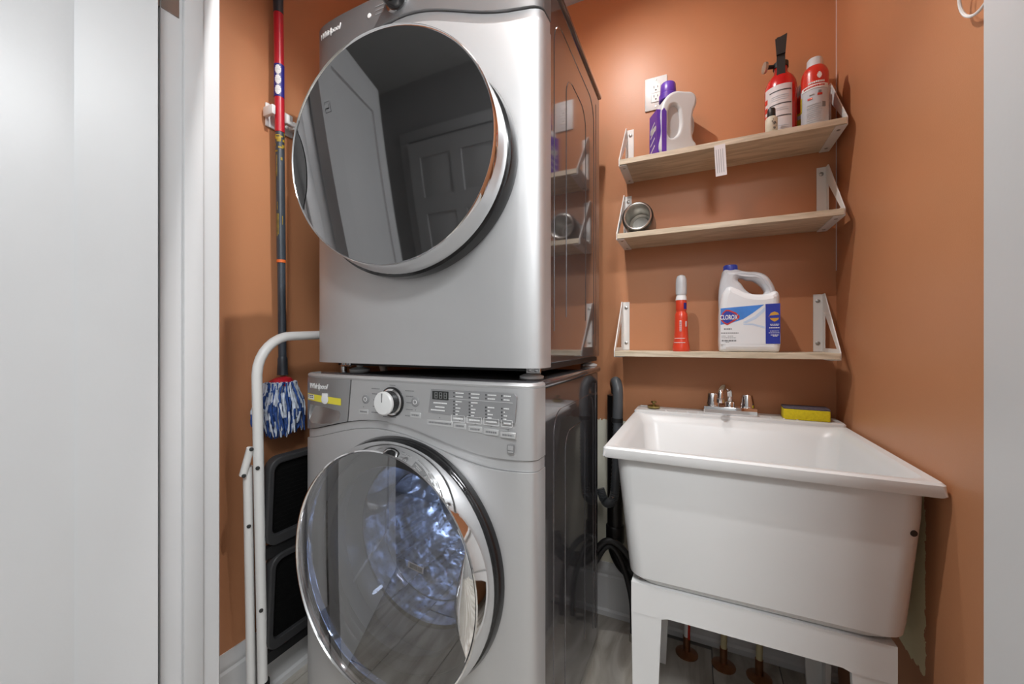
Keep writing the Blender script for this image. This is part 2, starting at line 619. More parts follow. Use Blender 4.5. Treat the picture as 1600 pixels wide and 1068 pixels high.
box(bm, DX0 - JT, DX1 + JT, YF0, YF1, DTOP + JT, CEIL)
o = obj('wall_front', bm, 'hall')
o['kind'] = 'structure'
bm = NB()
box(bm, XL, DX0 - JT - 0.0005, YF1 + 0.0002, YF1 + 0.0012, 0, CEIL)
box(bm, DX1 + JT + 0.0005, XR, YF1 + 0.0002, YF1 + 0.0012, 0, CEIL)
box(bm, DX0 - JT, DX1 + JT, YF1 + 0.0002, YF1 + 0.0012, DTOP + JT + 0.0005, CEIL)
obj('painted_face', bm, 'paint', o)
slab('wall_hall_far', HX0 - 0.1, HX1 + 0.1, HY - 0.1, HY, 0, CEIL, 'hall')
slab('wall_hall_left', HX0 - 0.1, HX0, HY, YF0, 0, CEIL, 'hall')
slab('wall_hall_right', HX1, HX1 + 0.1, HY, YF0, 0, CEIL, 'hall')

# floor planks: shared meshes, one object each
PW, PL = 0.20, 0.90
bm = NB()
box(bm, 0, PW - 0.003, 0, PL - 0.003, -0.006, 0.0, 0.0008, 1)
plank_me = None
ix = 0
x = HX0
while x < HX1 - 0.01:
    off = [0.0, 0.55, 0.28][ix % 3]
    y = YF1 - 1.1 + off - PL
    while y < YB:
        y0, y1 = max(y, HY), min(y + PL, YB)
        x1 = min(x + PW, HX1)
        if y1 - y0 > 0.05 and not (y0 > YF1 and (x1 <= XL or x >= XR)):
            if plank_me is None:
                p = obj('plank', bm, 'plank', floor, 30)
                plank_me = p.data
                p.location = (x, y, 0.0)
            else:
                p = bpy.data.objects.new('plank', plank_me)
                COL.objects.link(p)
                p.parent = floor
                p.location = (x, y, 0.0)
            p.scale = ((x1 - x) / PW, (y1 - y) / PL, 1)
            if y < HY:
                p.location.y = y0
                p.scale.y = (y1 - y0) / PL
            else:
                p.scale.y = (y1 - y) / PL
        y += PL
    x += PW
    ix += 1

# baseboards with a stepped profile
def baseboard(name, pts_from, pts_to, inward):
    """profile swept along a straight wall; inward = unit vector into the room"""
    prof = [(0.0, 0.0), (0.020, 0.0), (0.020, 0.018), (0.014, 0.026), (0.014, 0.150), (0.010, 0.158), (0.012, 0.166),
            (0.012, 0.176), (0.006, 0.190), (0.004, 0.202), (0.0, 0.202)]
    a, b, n = Vector(pts_from), Vector(pts_to), Vector(inward)
    bm = NB()
    r0 = [bm.verts.new(a + n * d + Vector((0, 0, z))) for d, z in prof]
    r1 = [bm.verts.new(b + n * d + Vector((0, 0, z))) for d, z in prof]
    k = len(prof)
    for i in range(k):
        bm.faces.new((r0[i], r0[(i + 1) % k], r1[(i + 1) % k], r1[i]))
    bm.faces.new(r0)
    bm.faces.new(r1[::-1])
    o = obj(name, bm, 'trim', None, 25)
    o['kind'] = 'structure'
    return o

baseboard('baseboard_left', (XL, YF1, 0), (XL, YB, 0), (1, 0, 0))
baseboard('baseboard_back', (XL + 0.02, YB, 0), (XR, YB, 0), (0, -1, 0))

# door lining: left jamb with stop, right jamb, head
bm = NB()
box(bm, DX0 - JT, DX0, YF0, YF1 + 0.004, 0, DTOP, 0.0015, 1)
j = obj('trim_1', bm, 'trim')
j['kind'] = 'structure'
bm = NB()
box(bm, DX0, DX0 + 0.011, YF0 + 0.040, YF0 + 0.078, 0, DTOP, 0.002, 2)
obj('door_stop', bm, 'trim', j)
bm = NB()
box(bm, DX0 - JT - 0.07, DX0 - JT, YF1 + 0.0013, YF1 + 0.016, 0, DTOP + 0.07, 0.003, 2)
obj('casing', bm, 'trim', j)
bm = NB()
box(bm, DX1, DX1 + JT, YF0, YF1 + 0.004, 0, DTOP, 0.0015, 1)
j = obj('trim_2', bm, 'trim')
j['kind'] = 'structure'
bm = NB()
box(bm, DX1 + JT, DX1 + JT + 0.07, YF1 + 0.0013, YF1 + 0.016, 0, DTOP + 0.07, 0.003, 2)
obj('casing', bm, 'trim', j)
bm = NB()
box(bm, DX1 + 0.006, DX1 + 0.076, YF0 - 0.016, YF0 - 0.001, 0, DTOP + 0.07, 0.003, 2)
obj('casing', bm, 'trim', j)
bm = NB()
box(bm, DX0 - JT, DX1 + JT, YF0, YF1 + 0.004, DTOP + 0.001, DTOP + JT, 0.0015, 1)
j = obj('trim_3', bm, 'trim')
j['kind'] = 'structure'

# the open door, hinged on the left jamb and swung into the hall
def panel_door(name, mx, w, h, rects, knob_side):
    """slab in local x (0..w), thickness y (0..0.035), z; rects = recessed panels"""
    root = empty(name, mx.to_translation(), kind='structure')
    t = 0.035
    xs = sorted({0.0, w} | {r[0] for r in rects} | {r[1] for r in rects})
    zs = sorted({0.008, h} | {r[2] for r in rects} | {r[3] for r in rects})
    bm = NB()
    box(bm, 0.001, w - 0.001, 0.009, t - 0.009, 0.009, h - 0.001, 0, 1, mx)
    obj('door_core', bm, 'trim', root)
    bm = NB()
    for i in range(len(xs) - 1):
        for k in range(len(zs) - 1):
            cx, cz = (xs[i] + xs[i + 1]) / 2, (zs[k] + zs[k + 1]) / 2
            if any(r[0] < cx < r[1] and r[2] < cz < r[3] for r in rects):
                continue
            box(bm, xs[i], xs[i + 1], 0, t, zs[k], zs[k + 1], 0, 1, mx)
    bmesh.ops.remove_doubles(bm, verts=bm.verts, dist=1e-5)
    obj('stile_and_rail', bm, 'trim', root)
    for r in rects:
        bm = NB()
        g = 0.004
        for y0, y1, s in ((0.0035, 0.0093, 1), (t - 0.0093, t - 0.0035, -1)):
            # raised field with sloping margin
            a = [(r[0] + g, r[2] + g), (r[1] - g, r[2] + g), (r[1] - g, r[3] - g), (r[0] + g, r[3] - g)]
            q = 0.034
            b = [(r[0] + q, r[2] + q), (r[1] - q, r[2] + q), (r[1] - q, r[3] - q), (r[0] + q, r[3] - q)]
            yo, yi = (y1, y0) if s == 1 else (y0, y1)
            va = [bm.verts.new(mx @ Vector((p[0], yo, p[1]))) for p in a]
            vb = [bm.verts.new(mx @ Vector((p[0], yi, p[1]))) for p in b]
            bm.faces.new(vb)
            for k in range(4):
                bm.faces.new((va[k], va[(k + 1) % 4], vb[(k + 1) % 4], vb[k]))
        obj('panel', bm, 'trim', root, 20)
    bm = NB()
    kx = w - 0.065 if knob_side else 0.065
    for s in (-1, 1):
        yk = -0.0005 if s == -1 else t + 0.0005
        lathe(bm, [(0.032, 0), (0.032, 0.006), (0.012, 0.010), (0.011, 0.035), (0.026, 0.045), (0.029, 0.058), (0.02, 0.068), (0.001, 0.070)],
              mx @ Vector((kx, yk, 0.95)), mx.to_3x3() @ Vector((0, s, 0)), 20)
    obj('door_knob', bm, 'hinge', root)
    return root

# local x runs from the hinge away; local y thickness
dmx = T(DX0 + 0.002, YF0 - 0.004, 0.0) @ Rz(-114)
d1 = panel_door('door_1', dmx, 0.655, 2.03, [(0.113, 0.542, 0.25, 1.90)], True)
for hz in (0.20, 1.842):
    bm = NB()
    tube(bm, [(DX0 - 0.004, YF0 - 0.004, hz - 0.045), (DX0 - 0.004, YF0 - 0.004, hz + 0.045)], 0.006, 10)
    box(bm, DX0 + 0.0003, DX0 + 0.002, YF0 + 0.002, YF0 + 0.034, hz - 0.045, hz + 0.045)
    obj('hinge', bm, 'hinge', d1)

# door across the hall with six panels and casing
dm2 = T(-0.95, HY + 0.045, 0.0) @ Rz(180)
pr = []
for z0, z1 in ((0.22, 0.78), (0.92, 1.52), (1.64, 1.92)):
    pr += [(0.10, 0.36, z0, z1), (0.45, 0.71, z0, z1)]
d2 = panel_door('door_2', dm2, 0.81, 2.03, pr, True)
bm = NB()
for a, b in ((-1.845, -1.77), (-0.94, -0.865)):
    box(bm, a, b, HY + 0.001, HY + 0.018, 0, 2.05, 0.003)
box(bm, -1.845, -0.865, HY + 0.001, HY + 0.018, 2.05, 2.125, 0.003)
obj('casing', bm, 'trim', d2)

# ------------------------------------------------------------------ appliance helpers
def front_profile(cx, hw, yf, depth, nexp=5.0, back=0.012, npts=40):
    pts = []
    for k in range(npts + 1):
        t = -math.cos(PI * k / npts)
        y = yf + depth * (1 - (1 - min(1, abs(t)) ** nexp) ** (1 / nexp))
        pts.append((cx + hw * t, y))
    pts.append((cx + hw, yf + depth + back))
    pts.append((cx - hw, yf + depth + back))
    return pts

def front_prism(cx, hw, yf, depth, z0, z1, nexp=5.0):
    bm = NB()
    prism(bm, front_profile(cx, hw, yf, depth, nexp), XY, z0, z1)
    return bm

def xz_cut(poly, y0, y1):
    bm = NB()
    prism(bm, poly, XZ, -y1, -y0)
    return bm

def oval_rings(bm, rows, cx, cz, n=96, tilt=0.0, y_ref=None):
    """rows: (a, b, y, dx, dz, w): semi-axes, depth, centre offset and tilt weight"""
    rings = []
    for a, b, y, dx, dz, w in rows:
        r = []
        for k in range(n):
            t = 2 * PI * k / n
            px, pz = a * math.cos(t), b * math.sin(t)
            r.append(Vector((cx + dx + px, y + tilt * pz * w, cz + dz + pz)))
        rings.append(r)
    return rings

def surface_strip(bm, pts_a, pts_b):
    va = [bm.verts.new(p) for p in pts_a]
    vb = [bm.verts.new(p) for p in pts_b]
    for k in range(len(va) - 1):
        bm.faces.new((va[k], va[k + 1], vb[k + 1], vb[k]))

def seam_line(bm, pts, y, r=0.0012):
    tube(bm, [(p[0], y, p[1]) for p in pts], r, 6)

def bead_loop(bm, pts, r=0.0028, xs=None):
    tube(bm, pts, r, 8)

def emboss_arch(bm, X, y0, y1, z0, z1, rad, r=0.0022):
    """raised rib drawn as an arch on a side panel (plane X)"""
    P = [(X, y0, z0)]
    P.append((X, y0, z1 - rad))
    for k in range(1, 9):
        a = PI - (PI / 2) * k / 8
        P.append((X, y0 + rad + rad * math.cos(a), z1 - rad + rad * math.sin(a)))
    P.append((X, y1 - rad, z1))
    for k in range(1, 9):
        a = PI / 2 - (PI / 2) * k / 8
        P.append((X, y1 - rad + rad * math.cos(a), z1 - rad + rad * math.sin(a)))
    P.append((X, y1, z0))
    tube(bm, P, r, 6)

def arch(cx, hw, z_end, z_peak, dx, x0, x1, n=24):
    """bell-shaped line over the door"""
    out = []
    for k in range(n + 1):
        x = x0 + (x1 - x0) * k / n
        t = min(1.0, abs(x - cx - dx) / hw)
        s = 0.5 + 0.5 * math.cos(PI * t)
        out.append((x, z_end + (z_peak - z_end) * s))
    return out

def badge(parent, x, y, z, size, mat_, bend, rx=0.0):
    mx = T(x, y, z) @ Matrix.Rotation(PI / 2 + rx, 4, 'X')
    o = text('badge_lettering', 'Whirlpool', size, mx, mat_, parent, 0.0006, 0.25, 0.0004)
    org = ORG[o.name]
    for v in o.data.vertices:
        v.co.y += bend(v.co.x + org.x) - y
    return o

# ------------------------------------------------------------------ washer
def make_washer():
    root = empty('washing_machine', (-0.65, 1.05, 0.0),
                 'silver front-loading washer with clear round door, lower unit of the stack', 'washing machine')
    cx, hw, yf, dp = -0.65, 0.35, 0.745, 0.06
    # cabinet: open-fronted box
    bm = NB()
    x0, x1, y0, y1, z0, z1 = -0.978, -0.318, 0.79, 1.405, 0.035, 0.968
    t = 0.012
    box(bm, x0, x0 + t, y0, y1, z0, z1, 0.003, 1)
    box(bm, x1 - t, x1, y0, y1, z0, z1, 0.003, 1)
    box(bm, x0 + t, x1 - t, y1 - t, y1, z0, z1)
    box(bm, x0 + t, x1 - t, y0, y1 - t, z0, z0 + t)
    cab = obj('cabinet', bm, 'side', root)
    bm = NB()
    emboss_arch(bm, x1 - 0.0006, 0.925, 1.335, 0.10, 0.90, 0.06)
    emboss_arch(bm, x1 - 0.0006, 1.02, 1.225, 0.14, 0.83, 0.05)
    tube(bm, [(x1 + 0.0005, 0.86, 0.08), (x1 + 0.0005, 0.86, 0.93)], 0.0018, 6)
    tube(bm, [(x1 + 0.0005, 1.37, 0.08), (x1 + 0.0005, 1.37, 0.93)], 0.0018, 6)
    obj('pressed_rib', bm, 'side', cab)
    # top plate with rounded edge
    bm = NB()
    box(bm, -0.988, -0.308, 0.80, 1.412, 0.966, 0.988, 0.009, 3)
    obj('top_panel', bm, 'side', root)
    # front
    A = arch(cx, 0.345, 0.826, 0.880, -0.06, -1.02, -0.28)
    B = [(x, z - 0.022) for x, z in arch(cx, 0.345, 0.822, 0.880, -0.06, -1.02, -0.28)]
    dcx, dcz = -0.645, 0.557
    hole = [(dcx + 0.262 * math.cos(2 * PI * k / 64), dcz + 0.276 * math.sin(2 * PI * k / 64)) for k in range(64)]
    me = boolean(to_me(front_prism(cx, hw, yf, dp, 0.05, 0.982)),
                 [xz_cut(B + [(-0.28, 1.2), (-1.02, 1.2)], 0.6, 1.0), xz_cut(hole, 0.6, 1.0)])
    finish('front_panel', me, 'steel', root, 30)
    band = [(x, z) for x, z in A][::-1]
    me = boolean(to_me(front_prism(cx, hw - 0.002, yf + 0.007, dp - 0.007, 0.05, 0.982)),
                 [xz_cut([(x, z + 0.001) for x, z in B] + [(x, z - 0.0025) for x, z in band], 0.6, 1.0)], 'INTERSECT')
    finish('front_band', me, 'steel', root, 30)
    # console and dispenser drawer, split by a slanted gap
    con = A + [(-0.28, 0.976), (-1.02, 0.976)]
    seamL = [(-0.8215, 0.80), (-0.7995, 1.0)]
    me = boolean(to_me(front_prism(cx, hw, yf, dp, 0.05, 0.982)),
                 [xz_cut(con, 0.6, 1.0)], 'INTERSECT')
    me = boolean(me, [xz_cut([(-1.2, 0.7), (-0.831, 0.7), (-0.7955, 1.02), (-1.2, 1.02)], 0.6, 1.0)])
    cons = finish('console', me, 'console', root, 30)
    me = boolean(to_me(front_prism(cx, hw, yf, dp, 0.05, 0.982)),
                 [xz_cut(con, 0.6, 1.0)], 'INTERSECT')
    pocket = [(-0.968, 0.902), (-0.90, 0.899), (-0.846, 0.893), (-0.840, 0.884), (-0.848, 0.868), (-0.872, 0.856), (-0.92, 0.852), (-0.958, 0.851), (-0.972, 0.858), (-0.975, 0.88)]
    me = boolean(me, [xz_cut([(-0.8345, 0.7), (-0.2, 0.7), (-0.2, 1.02), (-0.7995, 1.02)], 0.6, 1.0), xz_cut(pocket, 0.6, yf + 0.022)])
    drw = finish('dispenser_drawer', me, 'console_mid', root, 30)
    bm = NB()
    box(bm, -0.985, -0.315, 0.7785, 0.812, 0.80, 0.965)
    obj('console_backing', bm, 'seam', root)
    bm = NB()
    vs_ = []
    for px_, pz_ in pocket:
        d_ = (0.902 - pz_) / 0.051
        vs_.append(bm.verts.new((px_, yf + 0.0205 - 0.012 * d_ * d_, pz_)))
    vc_ = bm.verts.new((-0.907, yf + 0.0205, 0.885))
    for k in range(len(vs_)):
        bm.faces.new((vs_[k], vs_[(k + 1) % len(vs_)], vc_))
    obj('handle_scoop', bm, 'satin', drw, 60)
    bm = NB()
    # top rim of the console
    tube(bm, [(p[0], p[1] + 0.004, 0.981) for p in front_profile(cx, hw - 0.004, yf + 0.002, dp)[:-2]], 0.0065, 8)
    obj('console_rim', bm, 'steel', root)
    prof = lambda x: yf + dp * (1 - (1 - min(1, abs((x - cx) / hw)) ** 5.0) ** 0.2)
    # sticker on the drawer
    bm = NB()
    pa, pb = [], []
    for k in range(17):
        x = -0.982 + (0.982 - 0.838) * k / 16
        pa.append(Vector((x, prof(x) - 0.0008, 0.914 - 0.006 * k / 16)))
        pb.append(Vector((x, prof(x) - 0.0008, 0.932 - 0.006 * k / 16)))
    surface_strip(bm, pa, pb)
    st = obj('yellow_sticker', bm, 'yellow_tag', drw)
    bm = NB()
    pa, pb = [], []
    for k in range(6):
        x = -0.979 + 0.034 * k / 5
        pa.append(Vector((x, prof(x) - 0.0014, 0.917 - 0.0014 * k / 5)))
        pb.append(Vector((x, prof(x) - 0.0014, 0.930 - 0.0014 * k / 5)))
    surface_strip(bm, pa, pb)
    obj('sticker_field', bm, 'print_white', st)
    bm = NB()
    for zz in (0.9265, 0.9215):
        for x in (-0.976, -0.966, -0.957):
            pa = [Vector((x + 0.0075 * k / 2, prof(x + 0.0075 * k / 2) - 0.0019, zz - 0.001)) for k in range(3)]
            pb = [p + Vector((0, 0, 0.0022)) for p in pa]
            surface_strip(bm, pa, pb)
    obj('sticker_print', bm, 'print_dark', st)
    bm = NB()
    lathe(bm, [(0.0125, 0), (0.0125, 0.0012), (0.010, 0.0016)], (-0.897, yf - 0.0002, 0.9205), (0, -1, 0), 20)
    box(bm, -0.908, -0.889, yf - 0.0012, yf + 0.002, 0.917, 0.936, 0.0004, 1)
    obj('sticker_seal', bm, 'print_white', st)
    badge(drw, -0.930, yf - 0.0008, 0.953, 0.019, 'print_white', lambda x: prof(x) - 0.0008)
    # knob
    kx, kz = -0.667, 0.929
    bm = NB()
    lathe(bm, [(0.036, -0.002), (0.036, 0.003), (0.033, 0.004)], (kx, yf, kz), (0, -1, 0), 40)
    obj('dial_ring', bm, 'black_gloss', cons)
    bm = NB()
    lathe(bm, [(0.0325, 0.002), (0.032, 0.006), (0.029, 0.008)], (kx, yf, kz), (0, -1, 0), 40)
    obj('dial_collar', bm, 'chrome', cons)
    bm = NB()
    lathe(bm, [(0.028, 0.004), (0.0275, 0.024), (0.027, 0.026)], (kx, yf, kz), (0, -1, 0), 40)
    obj('dial_skirt', bm, 'black_gloss', cons)
    bm = NB()
    lathe(bm, [(0.0278, 0.026), (0.0278, 0.031), (0.025, 0.034), (0.012, 0.0352), (0.0005, 0.0355)], (kx, yf, kz), (0, -1, 0), 40)
    kb = obj('dial_knob', bm, 'white_plastic', cons)
    bm = NB()
    box(bm, kx - 0.0012, kx + 0.0012, yf - 0.0362, yf - 0.034, kz + 0.003, kz + 0.024)
    obj('pointer', bm, 'print_mid', kb)
    # round keys beside the dial
    for x, z in ((-0.752, 0.930), (-0.597, 0.933)):
        bm = NB()
        lathe(bm, [(0.0115, -0.001), (0.0115, 0.0012), (0.010, 0.002), (0.0005, 0.0022)], (x, yf, z), (0, -1, 0), 24)
        k = obj('round_key', bm, 'panel_grey', cons)
        bm = NB()
        lathe(bm, [(0.0055, 0.0018), (0.0055, 0.0026), (0.0042, 0.0026), (0.0042, 0.0018)], (x, yf, z), (0, -1, 0), 16)
        obj('key_symbol', bm, 'print_white', k)
    # display field
    fy = yf - 0.0006
    bm = NB()
    prism(bm, [(-0.552, 0.966), (-0.343, 0.967), (-0.336, 0.960), (-0.341, 0.905), (-0.560, 0.911)], XZ, -yf - 0.003, -fy)
    fld = obj('display_field', bm, 'panel_grey', cons)
    bm = NB()
    box(bm, -0.548, -0.504, fy - 0.0009, fy, 0.943, 0.962)
    lcd = obj('digit_display', bm, 'lcd', fld)
    bm = NB()
    for i in range(3):
        x0_ = -0.541 + i * 0.0125
        for (a, b, c, d) in ((0, 0.0075, 0.0128, 0.0140), (0, 0.0075, 0.0062, 0.0074), (0, 0.0075, 0, 0.0012), (0, 0.0013, 0, 0.014), (0.0063, 0.0076, 0, 0.014)):
            box(bm, x0_ + a, x0_ + b, fy - 0.0013, fy - 0.0008, 0.9455 + c, 0.9455 + d)
    obj('segment_digits', bm, 'panel_grey', lcd)
    dots, words = NB(), NB()
    cols = [-0.489, -0.449, -0.408, -0.370]
    for ci, x in enumerate(cols):
        rows = [0.9605, 0.9525] + ([0.9415, 0.9345, 0.927, 0.920, 0.913 + 0.0] if ci < 2 else [0.934, 0.9265, 0.919, 0.912])
        for ri, z in enumerate(rows):
            box(dots, x - 0.0018, x + 0.0012, fy - 0.0009, fy, z - 0.0014, z + 0.0014)
            wlen = [0.024, 0.022, 0.019, 0.008, 0.015, 0.012, 0.010][ri] * (0.8 if ci == 3 else 1)
            xx = x + 0.004
            while xx < x + wlen:
                l = random.uniform(0.002, 0.0045)
                box(words, xx, min(xx + l, x + wlen + 0.001), fy - 0.0008, fy, z - 0.0011, z + 0.0013)
                xx += l + 0.0007
    tag(obj('indicator_lamps', dots, 'print_dark', fld), kind='stuff')
    for z, a, b in ((0.935, -0.545, -0.508), (0.926, -0.540, -0.515), (0.9185, -0.552, -0.514)):
        xx = a
        while xx < b:
            l = random.uniform(0.002, 0.005)
            box(words, xx, min(xx + l, b), fy - 0.0008, fy, z - 0.0013, z + 0.0014)
            xx += l + 0.0008
    box(words, -0.505, -0.345, fy - 0.0007, fy, 0.9468, 0.9473)
    tag(obj('legend_print', words, 'print_white', fld), kind='stuff')
    # outlined soft keys under the columns
    for x0_, x1_ in ((-0.497, -0.461), (-0.456, -0.419), (-0.414, -0.377), (-0.372, -0.346)):
        bm = NB()
        zc = 0.9035
        for a in ((x0_, x1_, zc + 0.0065, zc + 0.0072), (x0_, x1_, zc - 0.0072, zc - 0.0065), (x0_, x0_ + 0.0007, zc - 0.007, zc + 0.007), (x1_ - 0.0007, x1_, zc - 0.007, zc + 0.007)):
            box(bm, a[0], a[1], fy - 0.0008, fy + 0.0005, a[2] , a[3])
        xx = x0_ + 0.006
        while xx < x1_ - 0.006:
            l = random.uniform(0.002, 0.004)
            box(bm, xx, xx + l, fy - 0.0008, fy + 0.0005, zc - 0.0014, zc + 0.0018)
            xx += l + 0.0008
        obj('soft_key', bm, 'print_white', fld)
    # row of pale keys along the lower edge
    for x0_, x1_, z in ((-0.563, -0.494, 0.8895), (-0.490, -0.459, 0.8875), (-0.452, -0.419, 0.884), (-0.414, -0.379, 0.8815), (-0.374, -0.339, 0.879), (-0.612, -0.581, 0.902), (-0.775, -0.744, 0.898)):
        bm = NB()
        box(bm, x0_, x1_, yf - 0.0008, yf + 0.003, z - 0.0062, z + 0.0062, 0.0006, 1)
        k = obj('flat_key', bm, mat_light, cons)
        bm = NB()
        xx = x0_ + 0.005
        while xx < x1_ - 0.006:
            l = random.uniform(0.002, 0.0045)
            box(bm, xx, xx + l, yf - 0.0012, yf - 0.0006, z - 0.0018, z + 0.0022)
            xx += l + 0.0008
        box(bm, (x0_ + x1_) / 2 - 0.001, (x0_ + x1_) / 2 + 0.001, yf - 0.0006, yf + 0.002, z + 0.011, z + 0.0135)
        obj('key_print', bm, 'print_mid', k)
    # cycle names around the dial
    bm = NB()
    for s in (-1, 1):
        for k, z in enumerate((0.958, 0.945, 0.930, 0.914, 0.899)):
            a = kx + s * (0.040 + 0.002 * (2 - abs(2 - k)))
            xx, end = 0.0, [0.026, 0.022, 0.016, 0.020, 0.026][k]
            while xx < end:
                l = random.uniform(0.002, 0.005)
                p, q = a + s * xx, a + s * min(xx + l, end)
                box(bm, min(p, q), max(p, q), yf - 0.0005, yf + 0.002, z - 0.0011, z + 0.0011)
                xx += l + 0.0008
    for z, a, b in ((0.8915, kx - 0.028, kx + 0.012), (0.969, kx - 0.008, kx + 0.010)):
        xx = a
        while xx < b:
            l = random.uniform(0.002, 0.005)
            box(bm, xx, min(xx + l, b), yf - 0.0005, yf + 0.002, z - 0.001, z + 0.001)
            xx += l + 0.0008
    tag(obj('cycle_print', bm, 'print_mid', cons), kind='stuff')
    bm = NB()
    box(bm, -0.358, -0.343, yf - 0.0004, yf + 0.003, 0.842, 0.859)
    eb = obj('efficiency_mark', bm, 'print_mid', cons)
    bm = NB()
    box(bm, -0.3565, -0.3445, yf - 0.0008, yf - 0.0003, 0.8485, 0.8575)
    box(bm, -0.3565, -0.3445, yf - 0.0008, yf - 0.0003, 0.8435, 0.8465)
    obj('mark_field', bm, 'console', eb)
    # door
    door = empty('door', (dcx, yf, dcz))
    door.parent = root
    door.location = Vector((dcx, yf, dcz)) - ORG[root.name]
    fx, fz, fyy = 0.007, 0.004, 0.66
    bm = NB()
    skin_rings(bm, oval_rings(bm, [(0.262, 0.275, 0.765, 0, 0, 0), (0.278, 0.290, 0.760, 0, 0, 0), (0.279, 0.291, 0.742, 0, 0, 0), (0.274, 0.287, 0.732, 0.0, 0, 0), (0.262, 0.276, 0.730, 0, 0, 0)], dcx, dcz), False, False, True)
    obj('door_surround', bm, 'black_gloss', door)
    bm = NB()
    rows = [(0.258, 0.272, 0.738, 0, 0, 0), (0.268, 0.282, 0.732, 0, 0, 0), (0.2705, 0.285, 0.715, 0.001, 0, 0), (0.2685, 0.283, 0.695, 0.003, 0.002, 0), (0.263, 0.278, 0.675, 0.006, 0.003, 0),
            (0.2585, 0.2745, fyy - 0.001, fx, fz, 0), (0.2555, 0.2715, fyy - 0.002, fx, fz, 0), (0.2525, 0.2685, fyy + 0.002, fx, fz, 0), (0.249, 0.264, 0.70, fx, fz, 0), (0.250, 0.264, 0.738, 0, 0, 0)]
    skin_rings(bm, oval_rings(bm, rows, dcx, dcz), False, False, True)
    obj('chrome_ring', bm, 'chrome', door, 50)
    bm = NB()
    rows = [(0.2535, 0.2695, fyy + 0.0015, fx, fz, 0)]
    for s in (0.9, 0.75, 0.55, 0.35, 0.15):
        rows.append((0.2535 * s, 0.2695 * s, fyy + 0.0015 - 0.003 * (1 - s * s), fx, fz, 0))
    skin_rings(bm, oval_rings(bm, rows, dcx, dcz), False, True)
    obj('door_glass', bm, 'washer_glass', door, 60)
    bm = NB()
    rows = [(0.207, 0.220, 0.735, 0, 0, 0), (0.202, 0.215, 0.760, 0, 0, 0), (0.186, 0.197, 0.82, 0, 0, 0), (0.172, 0.182, 0.865, 0, 0, 0), (0.150, 0.160, 0.885, 0, 0, 0), (0.08, 0.09, 0.895, 0, 0, 0), (0.01, 0.01, 0.897, 0, 0, 0)]
    skin_rings(bm, oval_rings(bm, rows, dcx, dcz), False, True)
    obj('glass_bowl', bm, 'bowl_glass', door, 60)
    bm = NB()
    rows = [(0.2495, 0.264, 0.737, 0, 0, 0), (0.240, 0.254, 0.728, 0, 0, 0), (0.210, 0.223, 0.726, 0, 0, 0), (0.206, 0.219, 0.736, 0, 0, 0)]
    skin_rings(bm, oval_rings(bm, rows, dcx, dcz), False, False)
    obj('bowl_frame', bm, 'bowl_frame', door, 50)
    bm = NB()
    rg_ = []
    for k in range(64):
        t_ = 2 * PI * k / 64
        c_ = Vector((dcx + 0.163 * math.cos(t_), 0.874, dcz + 0.173 * math.sin(t_)))
        e_ = Vector((math.cos(t_), 0, math.sin(t_)))
        rg_.append(ring_pts(c_, e_, Vector((0, 1, 0)), 0.0022, 6))
    skin_rings(bm, rg_, False, False, True)
    obj('bowl_rim', bm, 'satin', door, 60)
    # chrome scoop handle on the right of the door
    inner = smooth_path([(-0.392, 0, 0.705), (-0.402, 0, 0.680), (-0.421, 0, 0.618), (-0.432, 0, 0.553), (-0.424, 0, 0.498), (-0.403, 0, 0.450)], 5)
    bm = NB()
    cols_ = []
    for p in inner:
        z = p.z
        zz = max(-1, min(1, (z - dcz - fz) / 0.2685))
        xo = dcx + fx + 0.2525 * math.sqrt(1 - zz * zz)
        xi = min(p.x, xo - 0.002)
        row = []
        for k in range(9):
            t = k / 8
            x = xi + (xo - xi) * t
            s2 = ((x - dcx - fx) / 0.2535) ** 2 + ((z - dcz - fz) / 0.2695) ** 2
            yg = fyy + 0.0015 - 0.003 * max(0, 1 - s2)
            row.append(bm.verts.new((x, yg - 0.0015 - 0.010 * math.sin(PI * t) * min(1, (xo - xi) / 0.03), z)))
        cols_.append(row)
    for i in range(len(cols_) - 1):
        for k in range(8):
            bm.faces.new((cols_[i][k], cols_[i][k + 1], cols_[i + 1][k + 1], cols_[i + 1][k]))
    obj('door_handle', bm, 'chrome', door, 60)
    # gasket and drum
    bm = NB()
    rows = [(0.264, 0.278, 0.775, 0, 0, 0), (0.245, 0.258, 0.765, 0, 0, 0), (0.232, 0.244, 0.785, 0, 0, 0), (0.238, 0.25, 0.80, 0, 0, 0), (0.222, 0.232, 0.812, 0, 0, 0), (0.212, 0.222, 0.835, 0, 0, 0)]
    skin_rings(bm, oval_rings(bm, rows, dcx, dcz), False, False)
    obj('gasket', bm, 'gasket', root, 60)
    bm = NB()
    lathe(bm, [(0.214, 0.0), (0.222, 0.006), (0.245, 0.03), (0.250, 0.05), (0.250, 0.36), (0.235, 0.385), (0.12, 0.395), (0.09, 0.375), (0.001, 0.37)], (dcx, 0.84, dcz), (0, 1, 0), 64, False, True)
    drum = obj('drum', bm, 'drum', root, 50, loc=(dcx, 0.84, dcz))
    for k in range(3):
        a = math.radians(-65 + 120 * k)
        bm = NB()
        rings = []
        for yy, h in ((0.885, 0.004), (0.91, 0.045), (1.05, 0.055), (1.17, 0.045), (1.20, 0.004)):
            r = []
            for q in range(9):
                t = -1 + 2 * q / 8
                rr = 0.248 - h * (1 - t * t)
                aa = a + t * 0.13
                r.append(Vector((dcx + rr * math.cos(aa), yy, dcz + rr * math.sin(aa))))
            rings.append(r)
        vr = [[bm.verts.new(p) for p in r] for r in rings]
        for i in range(len(vr) - 1):
            for q in range(8):
                bm.faces.new((vr[i][q], vr[i][q + 1], vr[i + 1][q + 1], vr[i + 1][q]))
